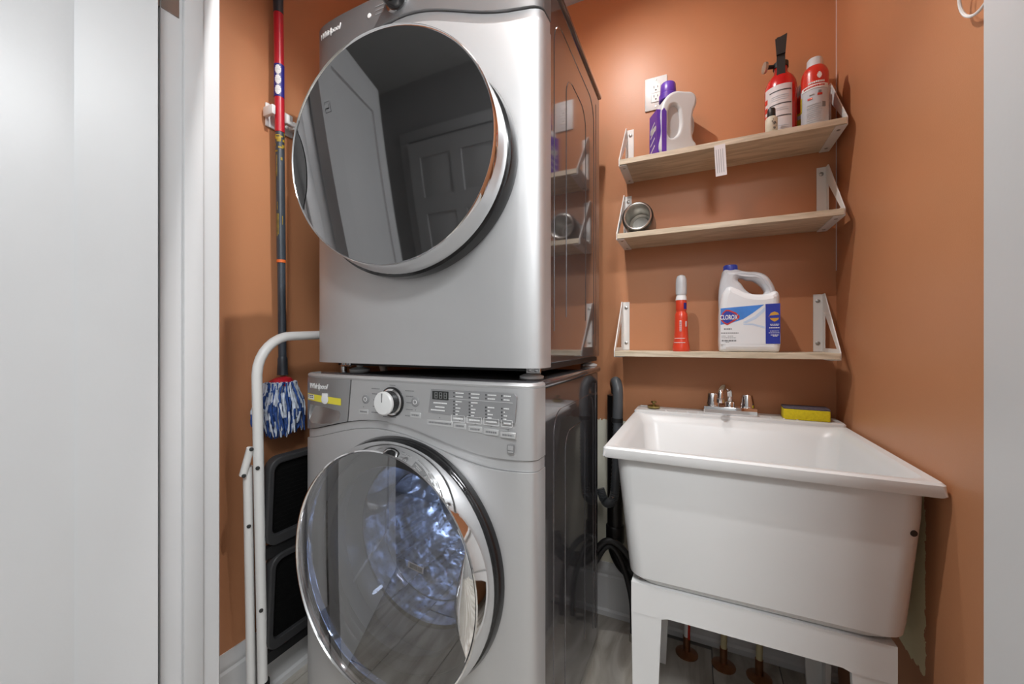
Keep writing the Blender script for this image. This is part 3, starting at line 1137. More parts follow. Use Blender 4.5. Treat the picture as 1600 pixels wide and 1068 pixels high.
        obj('baffle', bm, 'satin', drum, 60)
    # bar-code sticker low inside the bowl
    bx = Matrix.Translation((-0.690, 0.862, 0.462)) @ Matrix.Rotation(math.radians(8), 4, 'Y')
    bm = NB()
    box(bm, -0.026, 0.026, -0.0006, 0.0006, -0.0085, 0.0085, 0, 1, bx)
    bc = obj('barcode_sticker', bm, 'label_white', door)
    bm = NB()
    xx = -0.020
    while xx < 0.020:
        l = random.uniform(0.0006, 0.0018)
        box(bm, xx, xx + l, -0.0010, -0.0005, -0.006, 0.006, 0, 1, bx)
        xx += l + random.uniform(0.0006, 0.0012)
    obj('barcode_bars', bm, 'print_dark', bc)
    # drum lamp: the small blue-white light that washes the drum
    bm = NB()
    lathe(bm, [(0.012, 0), (0.012, 0.004), (0.008, 0.009), (0.001, 0.010)], (-0.505, 0.852, 0.720), (-0.45, 0.6, -0.6), 16)
    obj('drum_lamp', bm, 'drum_lamp', root)
    ld = bpy.data.lights.new('drum_light', 'SPOT')
    ld.spot_size = math.radians(130)
    ld.spot_blend = 0.5
    ld.energy = 5.5
    ld.color = (0.55, 0.70, 1.0)
    ld.shadow_soft_size = 0.012
    lo = bpy.data.objects.new('drum_light', ld)
    COL.objects.link(lo)
    lo.location = (-0.515, 0.885, 0.700)
    lo.rotation_euler = Vector((-0.10, 0.80, -0.35)).to_track_quat('-Z', 'Y').to_euler()
    # feet and toe kick
    bm = NB()
    box(bm, -0.965, -0.335, 0.80, 0.815, 0.036, 0.052)
    obj('toe_rail', bm, 'black', root)
    for fx_ in (-0.93, -0.37):
        for fy_ in (0.86, 1.36):
            bm = NB()
            lathe(bm, [(0.022, 0), (0.022, 0.008), (0.008, 0.012), (0.008, 0.036)], (fx_, fy_, 0.0), (0, 0, 1), 14)
            obj('foot', bm, 'black', root)
    return root

mat_light = mat('pale_key_silver', (0.58, 0.58, 0.58), 0.4, 0.3)
make_washer()

# ------------------------------------------------------------------ dryer
def make_dryer():
    root = empty('clothes_dryer', (-0.64, 1.10, 0.988),
                 'silver tumble dryer with smoked mirror door, stacked on top of the washer', 'dryer')
    cx, hw, yf, dp = -0.6395, 0.3435, 0.77, 0.06
    z0, z1 = 1.017, 1.955
    bm = NB()
    box(bm, -0.962, -0.318, 0.815, 1.43, 1.020, 1.950, 0.004, 1)
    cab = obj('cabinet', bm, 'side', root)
    X = -0.3186
    bm = NB()
    emboss_arch(bm, X, 0.93, 1.345, 1.10, 1.885, 0.07)
    emboss_arch(bm, X, 1.03, 1.235, 1.14, 1.80, 0.06)
    tube(bm, [(X, 1.375, 1.06), (X, 1.375, 1.90)], 0.0018, 6)
    tube(bm, [(X, 0.865, 1.05), (X, 0.865, 1.93)], 0.0016, 6)
    obj('pressed_rib', bm, 'side', cab)
    bm = NB()
    box(bm, -0.968, -0.311, 0.83, 1.437, 1.950, 1.963, 0.004, 2)
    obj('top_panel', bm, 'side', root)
    A = arch(cx, 0.345, 1.792, 1.882, -0.03, -1.02, -0.28)
    B = [(x, z - 0.030) for x, z in A]
    me = boolean(to_me(front_prism(cx, hw, yf, dp, z0, z1)), [xz_cut(B + [(-0.28, 2.2), (-1.02, 2.2)], 0.6, 1.0)])
    finish('front_panel', me, 'steel', root, 30)
    me = boolean(to_me(front_prism(cx, hw - 0.002, yf + 0.007, dp - 0.007, z0, z1)),
                 [xz_cut([(x, z + 0.001) for x, z in B] + [(x, z - 0.0025) for x, z in A][::-1], 0.6, 1.0)], 'INTERSECT')
    finish('front_band', me, 'steel', root, 30)
    me = boolean(to_me(front_prism(cx, hw, yf, dp, z0, z1)), [xz_cut(A + [(-0.28, 2.2), (-1.02, 2.2)], 0.6, 1.0)], 'INTERSECT')
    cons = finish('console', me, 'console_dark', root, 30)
    prof = lambda x: yf + dp * (1 - (1 - min(1, abs((x - cx) / hw)) ** 5.0) ** 0.2)
    badge(cons, -0.915, yf - 0.0008, 1.925, 0.021, 'print_white', lambda x: prof(x) - 0.0008)
    kx, kz = -0.672, 1.925
    bm = NB()
    lathe(bm, [(0.036, -0.002), (0.036, 0.003), (0.033, 0.004)], (kx, yf, kz), (0, -1, 0), 40)
    obj('dial_ring', bm, 'chrome', cons)
    bm = NB()
    lathe(bm, [(0.030, 0.002), (0.029, 0.026), (0.027, 0.031), (0.010, 0.033), (0.0005, 0.033)], (kx, yf, kz), (0, -1, 0), 40)
    obj('dial_knob', bm, 'black_gloss', cons)
    bm = NB()
    lathe(bm, [(0.006, -0.001), (0.006, 0.001), (0.0042, 0.0012)], (-0.765, yf, 1.915), (0, -1, 0), 18)
    k = obj('round_key', bm, 'print_white', cons)
    bm = NB()
    for zz in (1.93, 1.92, 1.91):
        xx = -0.745
        while xx < -0.718:
            l = random.uniform(0.002, 0.005)
            box(bm, xx, xx + l, yf - 0.0005, yf + 0.002, zz - 0.0011, zz + 0.0011)
            xx += l + 0.0008
    tag(obj('cycle_print', bm, 'print_mid', cons), kind='stuff')
    # door
    dcx, dcz = -0.635, 1.480
    door = empty('door', (dcx, yf, dcz))
    door.parent = root
    door.location = Vector((dcx, yf, dcz)) - ORG[root.name]
    TL = -0.119
    SAG = 0.003
    bm = NB()
    rows = [(0.262, 0.225, 0.775, 0, 0, 0), (0.289, 0.252, 0.775, 0, 0, 0), (0.291, 0.254, 0.760, 0, 0, 0), (0.288, 0.252, 0.742, 0, 0, 0), (0.276, 0.240, 0.738, 0, 0, 0.1)]
    skin_rings(bm, oval_rings(bm, rows, dcx, dcz, tilt=TL), False, False, True)
    obj('door_surround', bm, 'black_gloss', door)
    fx, fz, fyy = 0.0105, 0.008, 0.66
    bm = NB()
    rows = [(0.270, 0.232, 0.745, 0, 0, 0.1), (0.2825, 0.246, 0.738, 0, 0, 0.15), (0.2845, 0.248, 0.725, 0.002, 0.001, 0.3), (0.2840, 0.2465, 0.705, 0.004, 0.004, 0.6), (0.2825, 0.244, 0.68, 0.007, 0.006, 0.85),
            (0.2825, 0.2435, fyy, fx, fz, 1), (0.2805, 0.2415, fyy - 0.003, fx, fz, 1), (0.2775, 0.2385, fyy, fx, fz, 1), (0.272, 0.232, 0.70, fx, fz, 0.6)]
    skin_rings(bm, oval_rings(bm, rows, dcx, dcz, tilt=TL), False, False, True)
    obj('chrome_ring', bm, 'chrome', door, 50)
    bm = NB()
    a0, b0 = 0.2785, 0.2395
    rows = [(a0, b0, fyy, fx, fz, 1)]
    for s in (0.97, 0.93, 0.86, 0.78, 0.7, 0.6, 0.5, 0.4, 0.3, 0.2, 0.1, 0.03):
        rows.append((a0 * s, b0 * s, fyy - SAG * (1 - s * s), fx, fz, 1))
    skin_rings(bm, oval_rings(bm, rows, dcx, dcz, tilt=TL), False, True)
    obj('door_glass', bm, 'dryer_glass', door, 60)
    # black finger recess at the left of the door glass
    bm = NB()
    cols_ = []
    for p in smooth_path([(-0.888, 0, 1.605), (-0.866, 0, 1.560), (-0.856, 0, 1.508), (-0.862, 0, 1.450), (-0.884, 0, 1.400)], 5):
        z = p.z
        zz = max(-1, min(1, (z - dcz - fz) / (b0 * 0.995)))
        xo = dcx + fx - a0 * 0.995 * math.sqrt(1 - zz * zz)
        xi = max(p.x, xo + 0.001)
        row = []
        for k in range(7):
            x = xo + (xi - xo) * k / 6
            s2 = ((x - dcx - fx) / a0) ** 2 + ((z - dcz - fz) / b0) ** 2
            y = fyy - SAG * max(0, 1 - s2) + TL * (z - dcz - fz) - 0.0012
            row.append(bm.verts.new((x, y, z)))
        cols_.append(row)
    for i in range(len(cols_) - 1):
        for k in range(6):
            bm.faces.new((cols_[i][k], cols_[i][k + 1], cols_[i + 1][k + 1], cols_[i + 1][k]))
    obj('door_handle', bm, 'black_gloss', door, 60)
    # door hinge's reflection, drawn as a small mark on the glass
    bm = NB()
    ex, ez = -0.768, 1.613
    yy = fyy - SAG * (1 - ((ex - dcx - fx) / a0) ** 2 - ((ez - dcz - fz) / b0) ** 2) + TL * (ez - dcz - fz) - 0.0015
    for a in ((-0.009, 0.009, 0.011, 0.0117), (-0.009, 0.009, -0.0117, -0.011), (-0.009, -0.0083, -0.011, 0.011), (0.0083, 0.009, -0.011, 0.011), (-0.006, 0.006, -0.004, 0.005)):
        box(bm, ex + a[0], ex + a[1], yy - 0.0004, yy + 0.0004, ez + a[2], ez + a[3])
    obj('hinge_reflection', bm, 'print_mid', door)
    # base rail, levelling feet
    bm = NB()
    box(bm, -0.955, -0.325, 0.84, 1.42, 1.006, 1.020)
    obj('base_pan', bm, 'black', root)
    for fx_, fy_ in ((-0.90, 0.868), (-0.352, 0.865), (-0.90, 1.38), (-0.345, 1.385)):
        bm = NB()
        lathe(bm, [(0.028, 0), (0.029, 0.005), (0.020, 0.009), (0.009, 0.011), (0.009, 0.020)], (fx_, fy_, 0.9885), (0, 0, 1), 20)
        obj('levelling_foot', bm, 'white_plastic', root)
    for fx_ in (-0.925, -0.338):
        bm = NB()
        box(bm, fx_ - 0.018, fx_ + 0.018, 0.838, 0.846, 1.001, 1.018, 0.002, 1)
        for q in (-0.009, 0.008):
            lathe(bm, [(0.0045, 0), (0.0045, 0.003), (0.003, 0.004)], (fx_ + q, 0.838, 1.010), (0, -1, 0), 12)
        obj('stacking_clip', bm, 'satin', root)
    bm = NB()
    tube(bm, [(-0.957, 0.86, 0.9885), (-0.957, 0.86, 1.016)], 0.009, 12)
    obj('stacking_post', bm, 'satin', root)
    return root

make_dryer()

# ------------------------------------------------------------------ utility sink
def rrect(x0, x1, y0, y1, z, r, n=6):
    pts = []
    for cx, cy, a0 in ((x1 - r, y1 - r, 0), (x0 + r, y1 - r, 90), (x0 + r, y0 + r, 180), (x1 - r, y0 + r, 270)):
        for k in range(n + 1):
            a = math.radians(a0 + 90 * k / n)
            pts.append(Vector((cx + r * math.cos(a), cy + r * math.sin(a), z)))
    return pts

SX0, SX1, SY0, SY1, SZ = -0.2035, 0.4000, 0.945, 1.470, 0.825
DZ = 0.835                                # top of the faucet deck
sink = empty('utility_sink', (0.09, 1.22, 0.0), 'deep white plastic laundry sink standing on moulded legs against the right wall', 'sink')
bm = NB()
R_ = []
# outside, from the bottom up
R_.append(rrect(-0.105, 0.310, 1.02, 1.40, 0.497, 0.05))
R_.append(rrect(-0.135, 0.343, 0.993, 1.425, 0.500, 0.05))
R_.append(rrect(-0.149, 0.364, 0.980, 1.437, 0.515, 0.042))
R_.append(rrect(-0.152, 0.368, 0.978, 1.440, 0.540, 0.042))
R_.append(rrect(-0.172, 0.382, 0.966, 1.450, 0.745, 0.036))
R_.append(rrect(-0.178, 0.384, 0.966, 1.453, 0.800, 0.036))
# rim
R_.append(rrect(SX0 + 0.002, SX1 - 0.002, SY0 + 0.002, SY1, 0.7995, 0.010))
R_.append(rrect(SX0, SX1, SY0, SY1, 0.803, 0.006))
R_.append(rrect(SX0 + 0.001, SX1 - 0.001, SY0 + 0.001, SY1, 0.821, 0.010))
R_.append(rrect(SX0 + 0.005, SX1 - 0.005, SY0 + 0.005, SY1 - 0.003, SZ, 0.010))
# inside
R_.append(rrect(SX0 + 0.022, SX1 - 0.022, SY0 + 0.018, SY1 - 0.020, SZ, 0.022))
R_.append(rrect(SX0 + 0.030, SX1 - 0.028, SY0 + 0.025, SY1 - 0.030, SZ - 0.006, 0.035))
R_.append(rrect(SX0 + 0.040, SX1 - 0.036, SY0 + 0.032, SY1 - 0.045, SZ - 0.03, 0.045))
R_.append(rrect(SX0 + 0.068, SX1 - 0.060, SY0 + 0.050, SY1 - 0.085, 0.560, 0.050))
R_.append(rrect(SX0 + 0.078, SX1 - 0.070, SY0 + 0.060, SY1 - 0.095, 0.530, 0.055))
R_.append(rrect(SX0 + 0.100, SX1 - 0.095, SY0 + 0.085, SY1 - 0.120, 0.520, 0.050))
skin_rings(bm, R_, True, True)
obj('basin', bm, 'sink_white', sink, 35)
bm = NB()
skin_rings(bm, [rrect(SX0 + 0.004, SX1 - 0.004, 1.446, 1.550, 0.806, 0.010), rrect(SX0 + 0.004, SX1 - 0.004, 1.447, 1.550, 0.831, 0.010), rrect(SX0 + 0.008, SX1 - 0.008, 1.452, 1.547, DZ, 0.010)], True, True)
deck = obj('faucet_deck', bm, 'sink_white', sink, 35)
bm = NB()
box(bm, SX0 + 0.014, SX0 + 0.075, 1.537, 1.548, DZ - 0.002, 0.8375, 0.001)
for i in range(12):
    x = -0.095 + i * 0.034
    if 0.015 < x < 0.19:
        continue
    lathe(bm, [(0.0034, 0), (0.0034, 0.002), (0.0015, 0.0035)], (x, 1.461, DZ), (0, 0, 1), 8)
tag(obj('deck_pips', bm, 'print_white', deck), kind='stuff')
bm = NB()
lathe(bm, [(0.03, 0), (0.03, 0.003), (0.022, 0.004), (0.02, -0.004)], (0.09, 1.2, 0.519), (0, 0, 1), 24)
obj('drain', bm, 'chrome', sink)
# front apron and legs
bm = NB()
prism(bm, [(-0.142, 0.497), (0.345, 0.497), (0.345, 0.425), (0.276, 0.425), (0.262, 0.430), (-0.060, 0.430), (-0.074, 0.425), (-0.142, 0.425)], XZ, -1.003, -0.985)
obj('front_apron', bm, 'sink_white', sink, 25)
bm = NB()
prism(bm, [(-0.142, 0.497), (0.345, 0.497), (0.345, 0.43), (-0.142, 0.43)], XZ, -1.428, -1.412)
obj('rear_apron', bm, 'sink_white', sink, 25)
for xa, xb in ((-0.142, -0.127), (0.330, 0.345)):
    bm = NB()
    box(bm, xa, xb, 1.004, 1.411, 0.43, 0.496)
    obj('side_apron', bm, 'sink_white', sink, 25)
for s, xo in ((1, -0.142), (-1, 0.345)):
    for f, yo in ((1, 0.986), (-1, 1.428)):
        bm = NB()
        # L-shaped tapered leg: front flange and side flange
        top = [(0, 0), (0.068, 0), (0.068, 0.014), (0.014, 0.014), (0.014, 0.060), (0, 0.060)]
        bot = [(0.006, 0.006), (0.050, 0.006), (0.050, 0.018), (0.018, 0.018), (0.018, 0.046), (0.006, 0.046)]
        tv = [Vector((xo + s * a, yo + f * b, 0.4245)) for a, b in top]
        bv = [Vector((xo + s * a, yo + f * b, 0.0)) for a, b in bot]
        if s * f < 0:
            tv, bv = tv[::-1], bv[::-1]
        skin_rings(bm, [bv, tv], True, True)
        obj('leg', bm, 'sink_white', sink, 25)
bm = NB()
for x, z in ((0.358, 0.742), (0.362, 0.722)):
    lathe(bm, [(0.006, 0), (0.006, 0.003), (0.003, 0.004)], (x, 0.9735, z), (0.35, -1, 0), 10)
obj('bolt', bm, 'rivet', sink)

# faucet
fct = empty('faucet', (0.10, 1.49, 0.8350), 'small chrome two-handle faucet with a low curved spout on the sink deck', 'faucet')
bm = NB()
box(bm, 0.022, 0.176, 1.462, 1.520, 0.8350, 0.8610, 0.003, 2)
obj('base_plate', bm, 'chrome', fct)
for x in (0.050, 0.150):
    bm = NB()
    lathe(bm, [(0.0215, 0.0), (0.0215, 0.006), (0.0195, 0.020), (0.0165, 0.036), (0.0150, 0.040), (0.001, 0.041)], (x, 1.492, 0.8610), (0, 0, 1), 28)
    obj('handle', bm, 'chrome', fct)
bm = NB()
lathe(bm, [(0.016, 0), (0.016, 0.014), (0.0135, 0.017), (0.0095, 0.018), (0.0095, 0.040), (0.006, 0.043), (0.001, 0.043)], (0.100, 1.492, 0.8610), (0, 0, 1), 24)
obj('spout_collar', bm, 'chrome', fct)
bm = NB()
tube(bm, smooth_path([(0.100, 1.492, 0.8940), (0.097, 1.485, 0.9160), (0.088, 1.465, 0.9260), (0.078, 1.440, 0.9270), (0.071, 1.420, 0.9150), (0.069, 1.415, 0.8940)], 6), [0.0095] * 31, 12)
obj('spout', bm, 'chrome', fct)
bm = NB()
lathe(bm, [(0.0115, 0), (0.0115, 0.013), (0.0095, 0.015)], (0.069, 1.415, 0.8810), (0, 0, 1), 20)
obj('aerator', bm, 'chrome', fct)

# sponge
sp = empty('sponge', (0.303, 1.49, 0.8350), 'yellow sponge with grey scouring side lying on the sink deck', 'sponge')
mxs = T(0.303, 1.487, 0.0) @ Rz(-3)
bm = NB()
box(bm, -0.058, 0.058, -0.030, 0.030, DZ + 0.0005, 0.8680, 0.003, 2, mxs)
obj('foam', bm, 'sponge', sp)
bm = NB()
box(bm, -0.0575, 0.0575, -0.0295, 0.0295, 0.8675, 0.8740, 0.002, 2, mxs)
obj('scouring_pad', bm, 'scour', sp)

# brass drain plug on the deck
pg = empty('drain_plug', (-0.138, 1.495, 0.8350), 'small brass drain stopper lying on the left end of the sink deck', 'drain plug')
bm = NB()
lathe(bm, [(0.012, 0.0), (0.021, 0.004), (0.022, 0.010), (0.016, 0.013), (0.006, 0.014)], (-0.138, 1.495, 0.8350), (0, 0, 1), 24)
obj('stopper', bm, 'brass', pg)
bm = NB()
lathe(bm, [(0.004, 0.0), (0.004, 0.006), (0.009, 0.008), (0.009, 0.014), (0.001, 0.015)], (-0.138, 1.495, 0.8480), (0, 0, 1), 12)
obj('stopper_knob', bm, 'brass', pg)

# ------------------------------------------------------------------ drain standpipe, hoses, supply pipes
stp = empty('standpipe', (-0.279, 1.505, 0.0), 'black plastic drain standpipe rising behind the sink beside the washer', 'drain pipe')
bm = NB()
tube(bm, [(-0.279, 1.524, 0.345), (-0.279, 1.524, 0.872)], 0.029, 24)
obj('pipe', bm, 'abs', stp)
bm = NB()
tube(bm, [(-0.279, 1.524, 0.318), (-0.279, 1.524, 0.322), (-0.279, 1.524, 0.378), (-0.279, 1.524, 0.382)], [0.031, 0.034, 0.034, 0.031], 24)
obj('coupling', bm, 'abs', stp)
bm = NB()
tube(bm, smooth_path([(-0.279, 1.524, 0.33), (-0.275, 1.524, 0.285), (-0.245, 1.522, 0.235), (-0.195, 1.521, 0.215), (-0.14, 1.52, 0.24), (-0.115, 1.52, 0.30)], 5), 0.028, 20)
obj('trap_bend', bm, 'abs', stp)

hs = empty('drain_hose', (-0.268, 1.44, 0.49), 'grey corrugated washer drain hose hooked into the black standpipe', 'hose')
path = smooth_path([(-0.320, 1.452, 0.535), (-0.305, 1.448, 0.500), (-0.288, 1.440, 0.492), (-0.268, 1.435, 0.515), (-0.262, 1.438, 0.58), (-0.258, 1.445, 0.70), (-0.258, 1.450, 0.80)], 16)
bm = NB()
rs = [0.0145 + (0.0022 if k % 2 else -0.0006) for k in range(len(path))]
tube(bm, path, rs, 14)
obj('corrugated_hose', bm, 'hose', hs, 70)
bm = NB()
pth = smooth_path([(-0.258, 1.450, 0.78), (-0.256, 1.452, 0.86), (-0.258, 1.458, 0.905), (-0.267, 1.475, 0.927), (-0.276, 1.503, 0.915), (-0.279, 1.516, 0.880)], 6)
tube(bm, pth, [0.0185] * (len(pth) - 6) + [0.0175, 0.0165, 0.0155, 0.0145, 0.014, 0.013], 16)
obj('hook_guide', bm, 'hose', hs, 60)
bm = NB()
tube(bm, [(-0.258, 1.450, 0.785), (-0.258, 1.450, 0.800)], 0.0205, 16)
obj('clamp', bm, 'black', hs)

for nm, pts, lab in (
        ('supply_hose', [(-0.345, 1.43, 0.29), (-0.305, 1.440, 0.348), (-0.262, 1.448, 0.350), (-0.215, 1.455, 0.30), (-0.180, 1.457, 0.21), (-0.168, 1.457, 0.10), (-0.168, 1.457, 0.0)],
         'black rubber water hose arching highest out from behind the washer'),
        ('supply_hose', [(-0.345, 1.44, 0.25), (-0.305, 1.462, 0.318), (-0.270, 1.467, 0.318), (-0.236, 1.470, 0.25), (-0.212, 1.470, 0.16), (-0.206, 1.470, 0.08), (-0.206, 1.470, 0.0)],
         'black rubber water hose drooping lower behind the washer, ribbed at its end')):
    t_ = empty(nm, pts[-1], lab, 'hose', 'washer supply hoses')
    bm = NB()
    tube(bm, smooth_path(pts, 7), 0.011, 12)
    obj('rubber_hose', bm, 'black', t_)
    bm = NB()
    p = Vector(pts[-1])
    tube(bm, [p + Vector((0, 0, 0.001)), p + Vector((0, 0, 0.03))], 0.014, 6)
    obj('coupling_nut', bm, 'gauge', t_)

for (x, y), mt, lab in (((-0.030, 1.490), 'print_white', 'white supply pipe with red stripe rising from the floor under the sink'),
                        ((0.082, 1.485), 'pex', 'cream supply pipe in the middle of three under the sink'),
                        ((0.182, 1.480), 'pex', 'cream supply pipe farthest from the washer under the sink')):
    t_ = empty('supply_pipe', (x, y, 0), lab, 'pipe', 'supply pipes under the sink')
    bm = NB()
    tube(bm, smooth_path([(x, y, 0.055), (x + 0.004, y + 0.002, 0.2), (x + 0.010, y + 0.004, 0.5), (x + 0.010, y + 0.004, 0.80)], 5), 0.0095, 12)
    pp = obj('pipe', bm, mt, t_)
    if mt == 'print_white':
        bm = NB()
        tube(bm, smooth_path([(x + 0.006, y - 0.006, 0.055), (x + 0.010, y - 0.004, 0.2), (x + 0.016, y - 0.002, 0.5)], 5), 0.0045, 8)
        obj('red_stripe', bm, 'can_red', pp)
    bm = NB()
    lathe(bm, [(0.036, 0.0), (0.036, 0.003), (0.026, 0.008), (0.014, 0.010), (0.0115, 0.012), (0.0115, 0.06)], (x, y, 0.0), (0, 0, 1), 24)
    obj('floor_collar', bm, 'copper', t_)

# ------------------------------------------------------------------ wall shelves
def shelf(x0, x1, zb, label, with_tag=False, tilt=0.0):
    y0 = 1.40
    tb = 0.019
    root = empty('wall_shelf', ((x0 + x1) / 2, YB, zb), label, 'shelf', 'oak shelves on white brackets')
    bm = NB()
    box(bm, x0, x1, y0, YB - 0.0015, zb + 0.0012, zb + tb, 0.0008, 1)
    bd = obj('board', bm, 'oak', root, 30)
    if with_tag:
        tmx_ = T(0.066, y0 - 0.0012, zb + 0.006) @ Matrix.Rotation(math.radians(-3), 4, 'Y')
        bm = NB()
        box(bm, -0.0155, 0.0155, -0.0005, 0.0005, -0.098, 0.0, 0, 1, tmx_)
        tg = obj('paper_tag', bm, 'label_white', root)
        bm = NB()
        for k in range(4):
            box(bm, -0.011 + 0.006 * k, -0.0098 + 0.006 * k, -0.0009, -0.0004, -0.088, -0.014, 0, 1, tmx_)
        obj('tag_print', bm, 'print_mid', tg)
    for s, xo in ((1, x0), (-1, x1)):
        # web: triangle with a triangular opening, outside the board end; two flanges
        h = 0.205
        yw = YB - 0.001
        P = [(yw, zb - 0.001), (y0 + 0.004, zb - 0.001), (y0 + 0.004, zb + tb + 0.002), (yw - 0.022, zb + h), (yw, zb + h)]
        Q = [(yw - 0.022, zb + tb + 0.012), (y0 + 0.034, zb + tb + 0.012), (yw - 0.022, zb + h - 0.060)]
        t = 0.003
        xa, xb = (xo - t, xo) if s == 1 else (xo, xo + t)
        me = None
        bm = NB()
        prism(bm, P, YZ, xa, xb)
        c = NB()
        prism(c, Q, YZ, xa - 0.01, xb + 0.01)
        me = boolean(to_me(bm), [c])
        bm = NB()
        bm.from_mesh(me)
        fa, fb = (xo, xo + 0.024) if s == 1 else (xo - 0.024, xo)
        box(bm, fa, fb, yw - 0.003, yw, zb + tb + 0.001, zb + h)
        box(bm, fa, fb, y0 + 0.006, yw - 0.002, zb - 0.0018, zb + 0.0008)
        br = obj('bracket', bm, 'white_metal', root, 25)
        xm = (fa + fb) / 2
        for z in (zb + tb + 0.028, zb + h - 0.022):
            bm = NB()
            lathe(bm, [(0.0065, 0), (0.0062, 0.002), (0.004, 0.0032), (0.0005, 0.0035)], (xm, yw - 0.003, z), (0, -1, 0), 12)
            obj('screw', bm, 'screw', br)
        for y in (y0 + 0.030, yw - 0.030):
            bm = NB()
            lathe(bm, [(0.0048, 0), (0.0045, 0.0012), (0.0005, 0.002)], (xm, y, zb - 0.0018), (0, 0, -1), 12)
            obj('screw', bm, 'screw', br)
    return root

Z1, Z2, Z3 = 1.685, 1.430, 1.022
shelf(-0.242, 0.383, Z1, 'topmost pale oak wall shelf with a paper tag under its front edge', True)
shelf(-0.250, 0.377, Z2, 'middle pale oak wall shelf holding only the open steel tumbler')
shelf(-0.258, 0.368, Z3, 'lowest pale oak wall shelf holding the bleach jug, just above the sink')
T1, T2, T3 = Z1 + 0.0192, Z2 + 0.0192, Z3 + 0.0192

# ------------------------------------------------------------------ outlet
ol = empty('wall_outlet', (-0.137, YB, 1.945), 'white double electrical outlet on the back wall behind the purple-capped bottle', 'outlet')
bm = NB()
box(bm, -0.177, -0.098, YB - 0.006, YB - 0.0003, 1.945, 2.068, 0.003, 2)
obj('cover_plate', bm, 'white_plastic', ol)
bm = NB()
box(bm, -0.1545, -0.1205, YB - 0.0085, YB - 0.005, 1.972, 2.041, 0.0015, 1)
ins = obj('receptacle', bm, 'white_plastic', ol)
bm = NB()
for zc in (1.990, 2.024):
    box(bm, -0.1450, -0.1430, YB - 0.0089, YB - 0.0080, zc, zc + 0.009)
    box(bm, -0.1320, -0.1300, YB - 0.0089, YB - 0.0080, zc + 0.001, zc + 0.008)
    lathe(bm, [(0.003, 0), (0.003, 0.0008)], (-0.1375, YB - 0.0082, zc - 0.007), (0, -1, 0), 10)
box(bm, -0.153, -0.122, YB - 0.0088, YB - 0.0082, 2.0065, 2.0073)
obj('socket_slots', bm, 'print_dark', ins)
for z in (1.957, 2.056):
    bm = NB()
    lathe(bm, [(0.003, 0), (0.003, 0.001), (0.0005, 0.0014)], (-0.1375, YB - 0.006, z), (0, -1, 0), 10)
    obj('screw', bm, 'screw', ol)

# ------------------------------------------------------------------ things on the top shelf
# translucent bottle with purple cap, turned so its label faces left
pb = empty('detergent_bottle', (-0.075, 1.485, T1), 'milky translucent bottle with purple cap and purple label on the top shelf', 'bottle')
ang = 30
ux = Vector((math.cos(math.radians(ang)), math.sin(math.radians(ang)), 0))
nx = Vector((math.cos(math.radians(ang - 90)), math.sin(math.radians(ang - 90)), 0))
def bottle_mx(o):
    return Matrix(((ux.x, 0, nx.x, o[0]), (ux.y, 0, nx.y, o[1]), (0, 1, 0, o[2]), (0, 0, 0, 1)))
bmx = bottle_mx((-0.124, 1.455, T1)) @ Matrix.Scale(1.06, 4, (1, 0, 0))
outline = [(0.002, 0.004), (0.03, 0.0), (0.09, 0.0), (0.117, 0.003), (0.119, 0.025), (0.117, 0.046), (0.108, 0.058), (0.105, 0.085), (0.105, 0.125), (0.109, 0.155), (0.118, 0.180), (0.118, 0.205), (0.105, 0.220), (0.080, 0.222), (0.045, 0.220), (0.018, 0.200), (0.002, 0.165), (0.0, 0.085)]
holep = [(0.026, 0.066), (0.034, 0.061), (0.052, 0.072), (0.060, 0.090), (0.061, 0.145), (0.054, 0.165), (0.040, 0.172), (0.028, 0.160), (0.025, 0.115)]
curve_solid('bottle_body', [outline, holep], bmx, 0.036, 0.009, 'translucent', pb)
curve_solid('grip_recess', [[(a * 0.9 + 0.004, b * 0.9 + 0.012) for a, b in [(0.008, 0.03), (0.09, 0.03), (0.09, 0.19), (0.008, 0.17)]]], bmx, 0.026, 0.006, 'milky_dark', pb)
bm = NB()
prism(bm, [(-0.028, 0.012), (0.028, 0.012), (0.030, 0.060), (0.028, 0.158), (-0.028, 0.158), (-0.030, 0.060)], bmx @ Matrix(((0, 0, 1, 0), (0, 1, 0, 0), (1, 0, 0, 0), (0, 0, 0, 1))), -0.0125, 0.004)
lb = obj('front_label', bm, 'purple', pb)
bm = NB()
for k in range(4):
    prism(bm, [(-0.020, 0.025 + 0.026 * k), (0.012, 0.040 + 0.026 * k), (0.012, 0.045 + 0.026 * k), (-0.020, 0.029 + 0.026 * k)], bmx @ Matrix(((0, 0, 1, 0), (0, 1, 0, 0), (1, 0, 0, 0), (0, 0, 0, 1))), -0.0132, -0.012)
obj('label_print', bm, 'print_white', lb)
bm = NB()
prism(bm, [(0.0005, 0.012), (0.016, 0.010), (0.016, 0.148), (0.008, 0.160), (0.0005, 0.150)], bmx, 0.0345, 0.0365)
obj('side_label', bm, 'purple', pb)
cb = bmx @ Vector((0.038, 0.214, 0))
bm = NB()
lathe(bm, [(0.030, -0.010), (0.030, 0.008), (0.026, 0.012)], cb, (0, 0, 1), 28)
obj('collar', bm, 'purple', pb)
bm = NB()
lathe(bm, [(0.0255, 0.010), (0.0265, 0.016), (0.0245, 0.046), (0.021, 0.050), (0.001, 0.0505)], cb, (0, 0, 1), 28)
cap = obj('cap', bm, 'purple', pb)

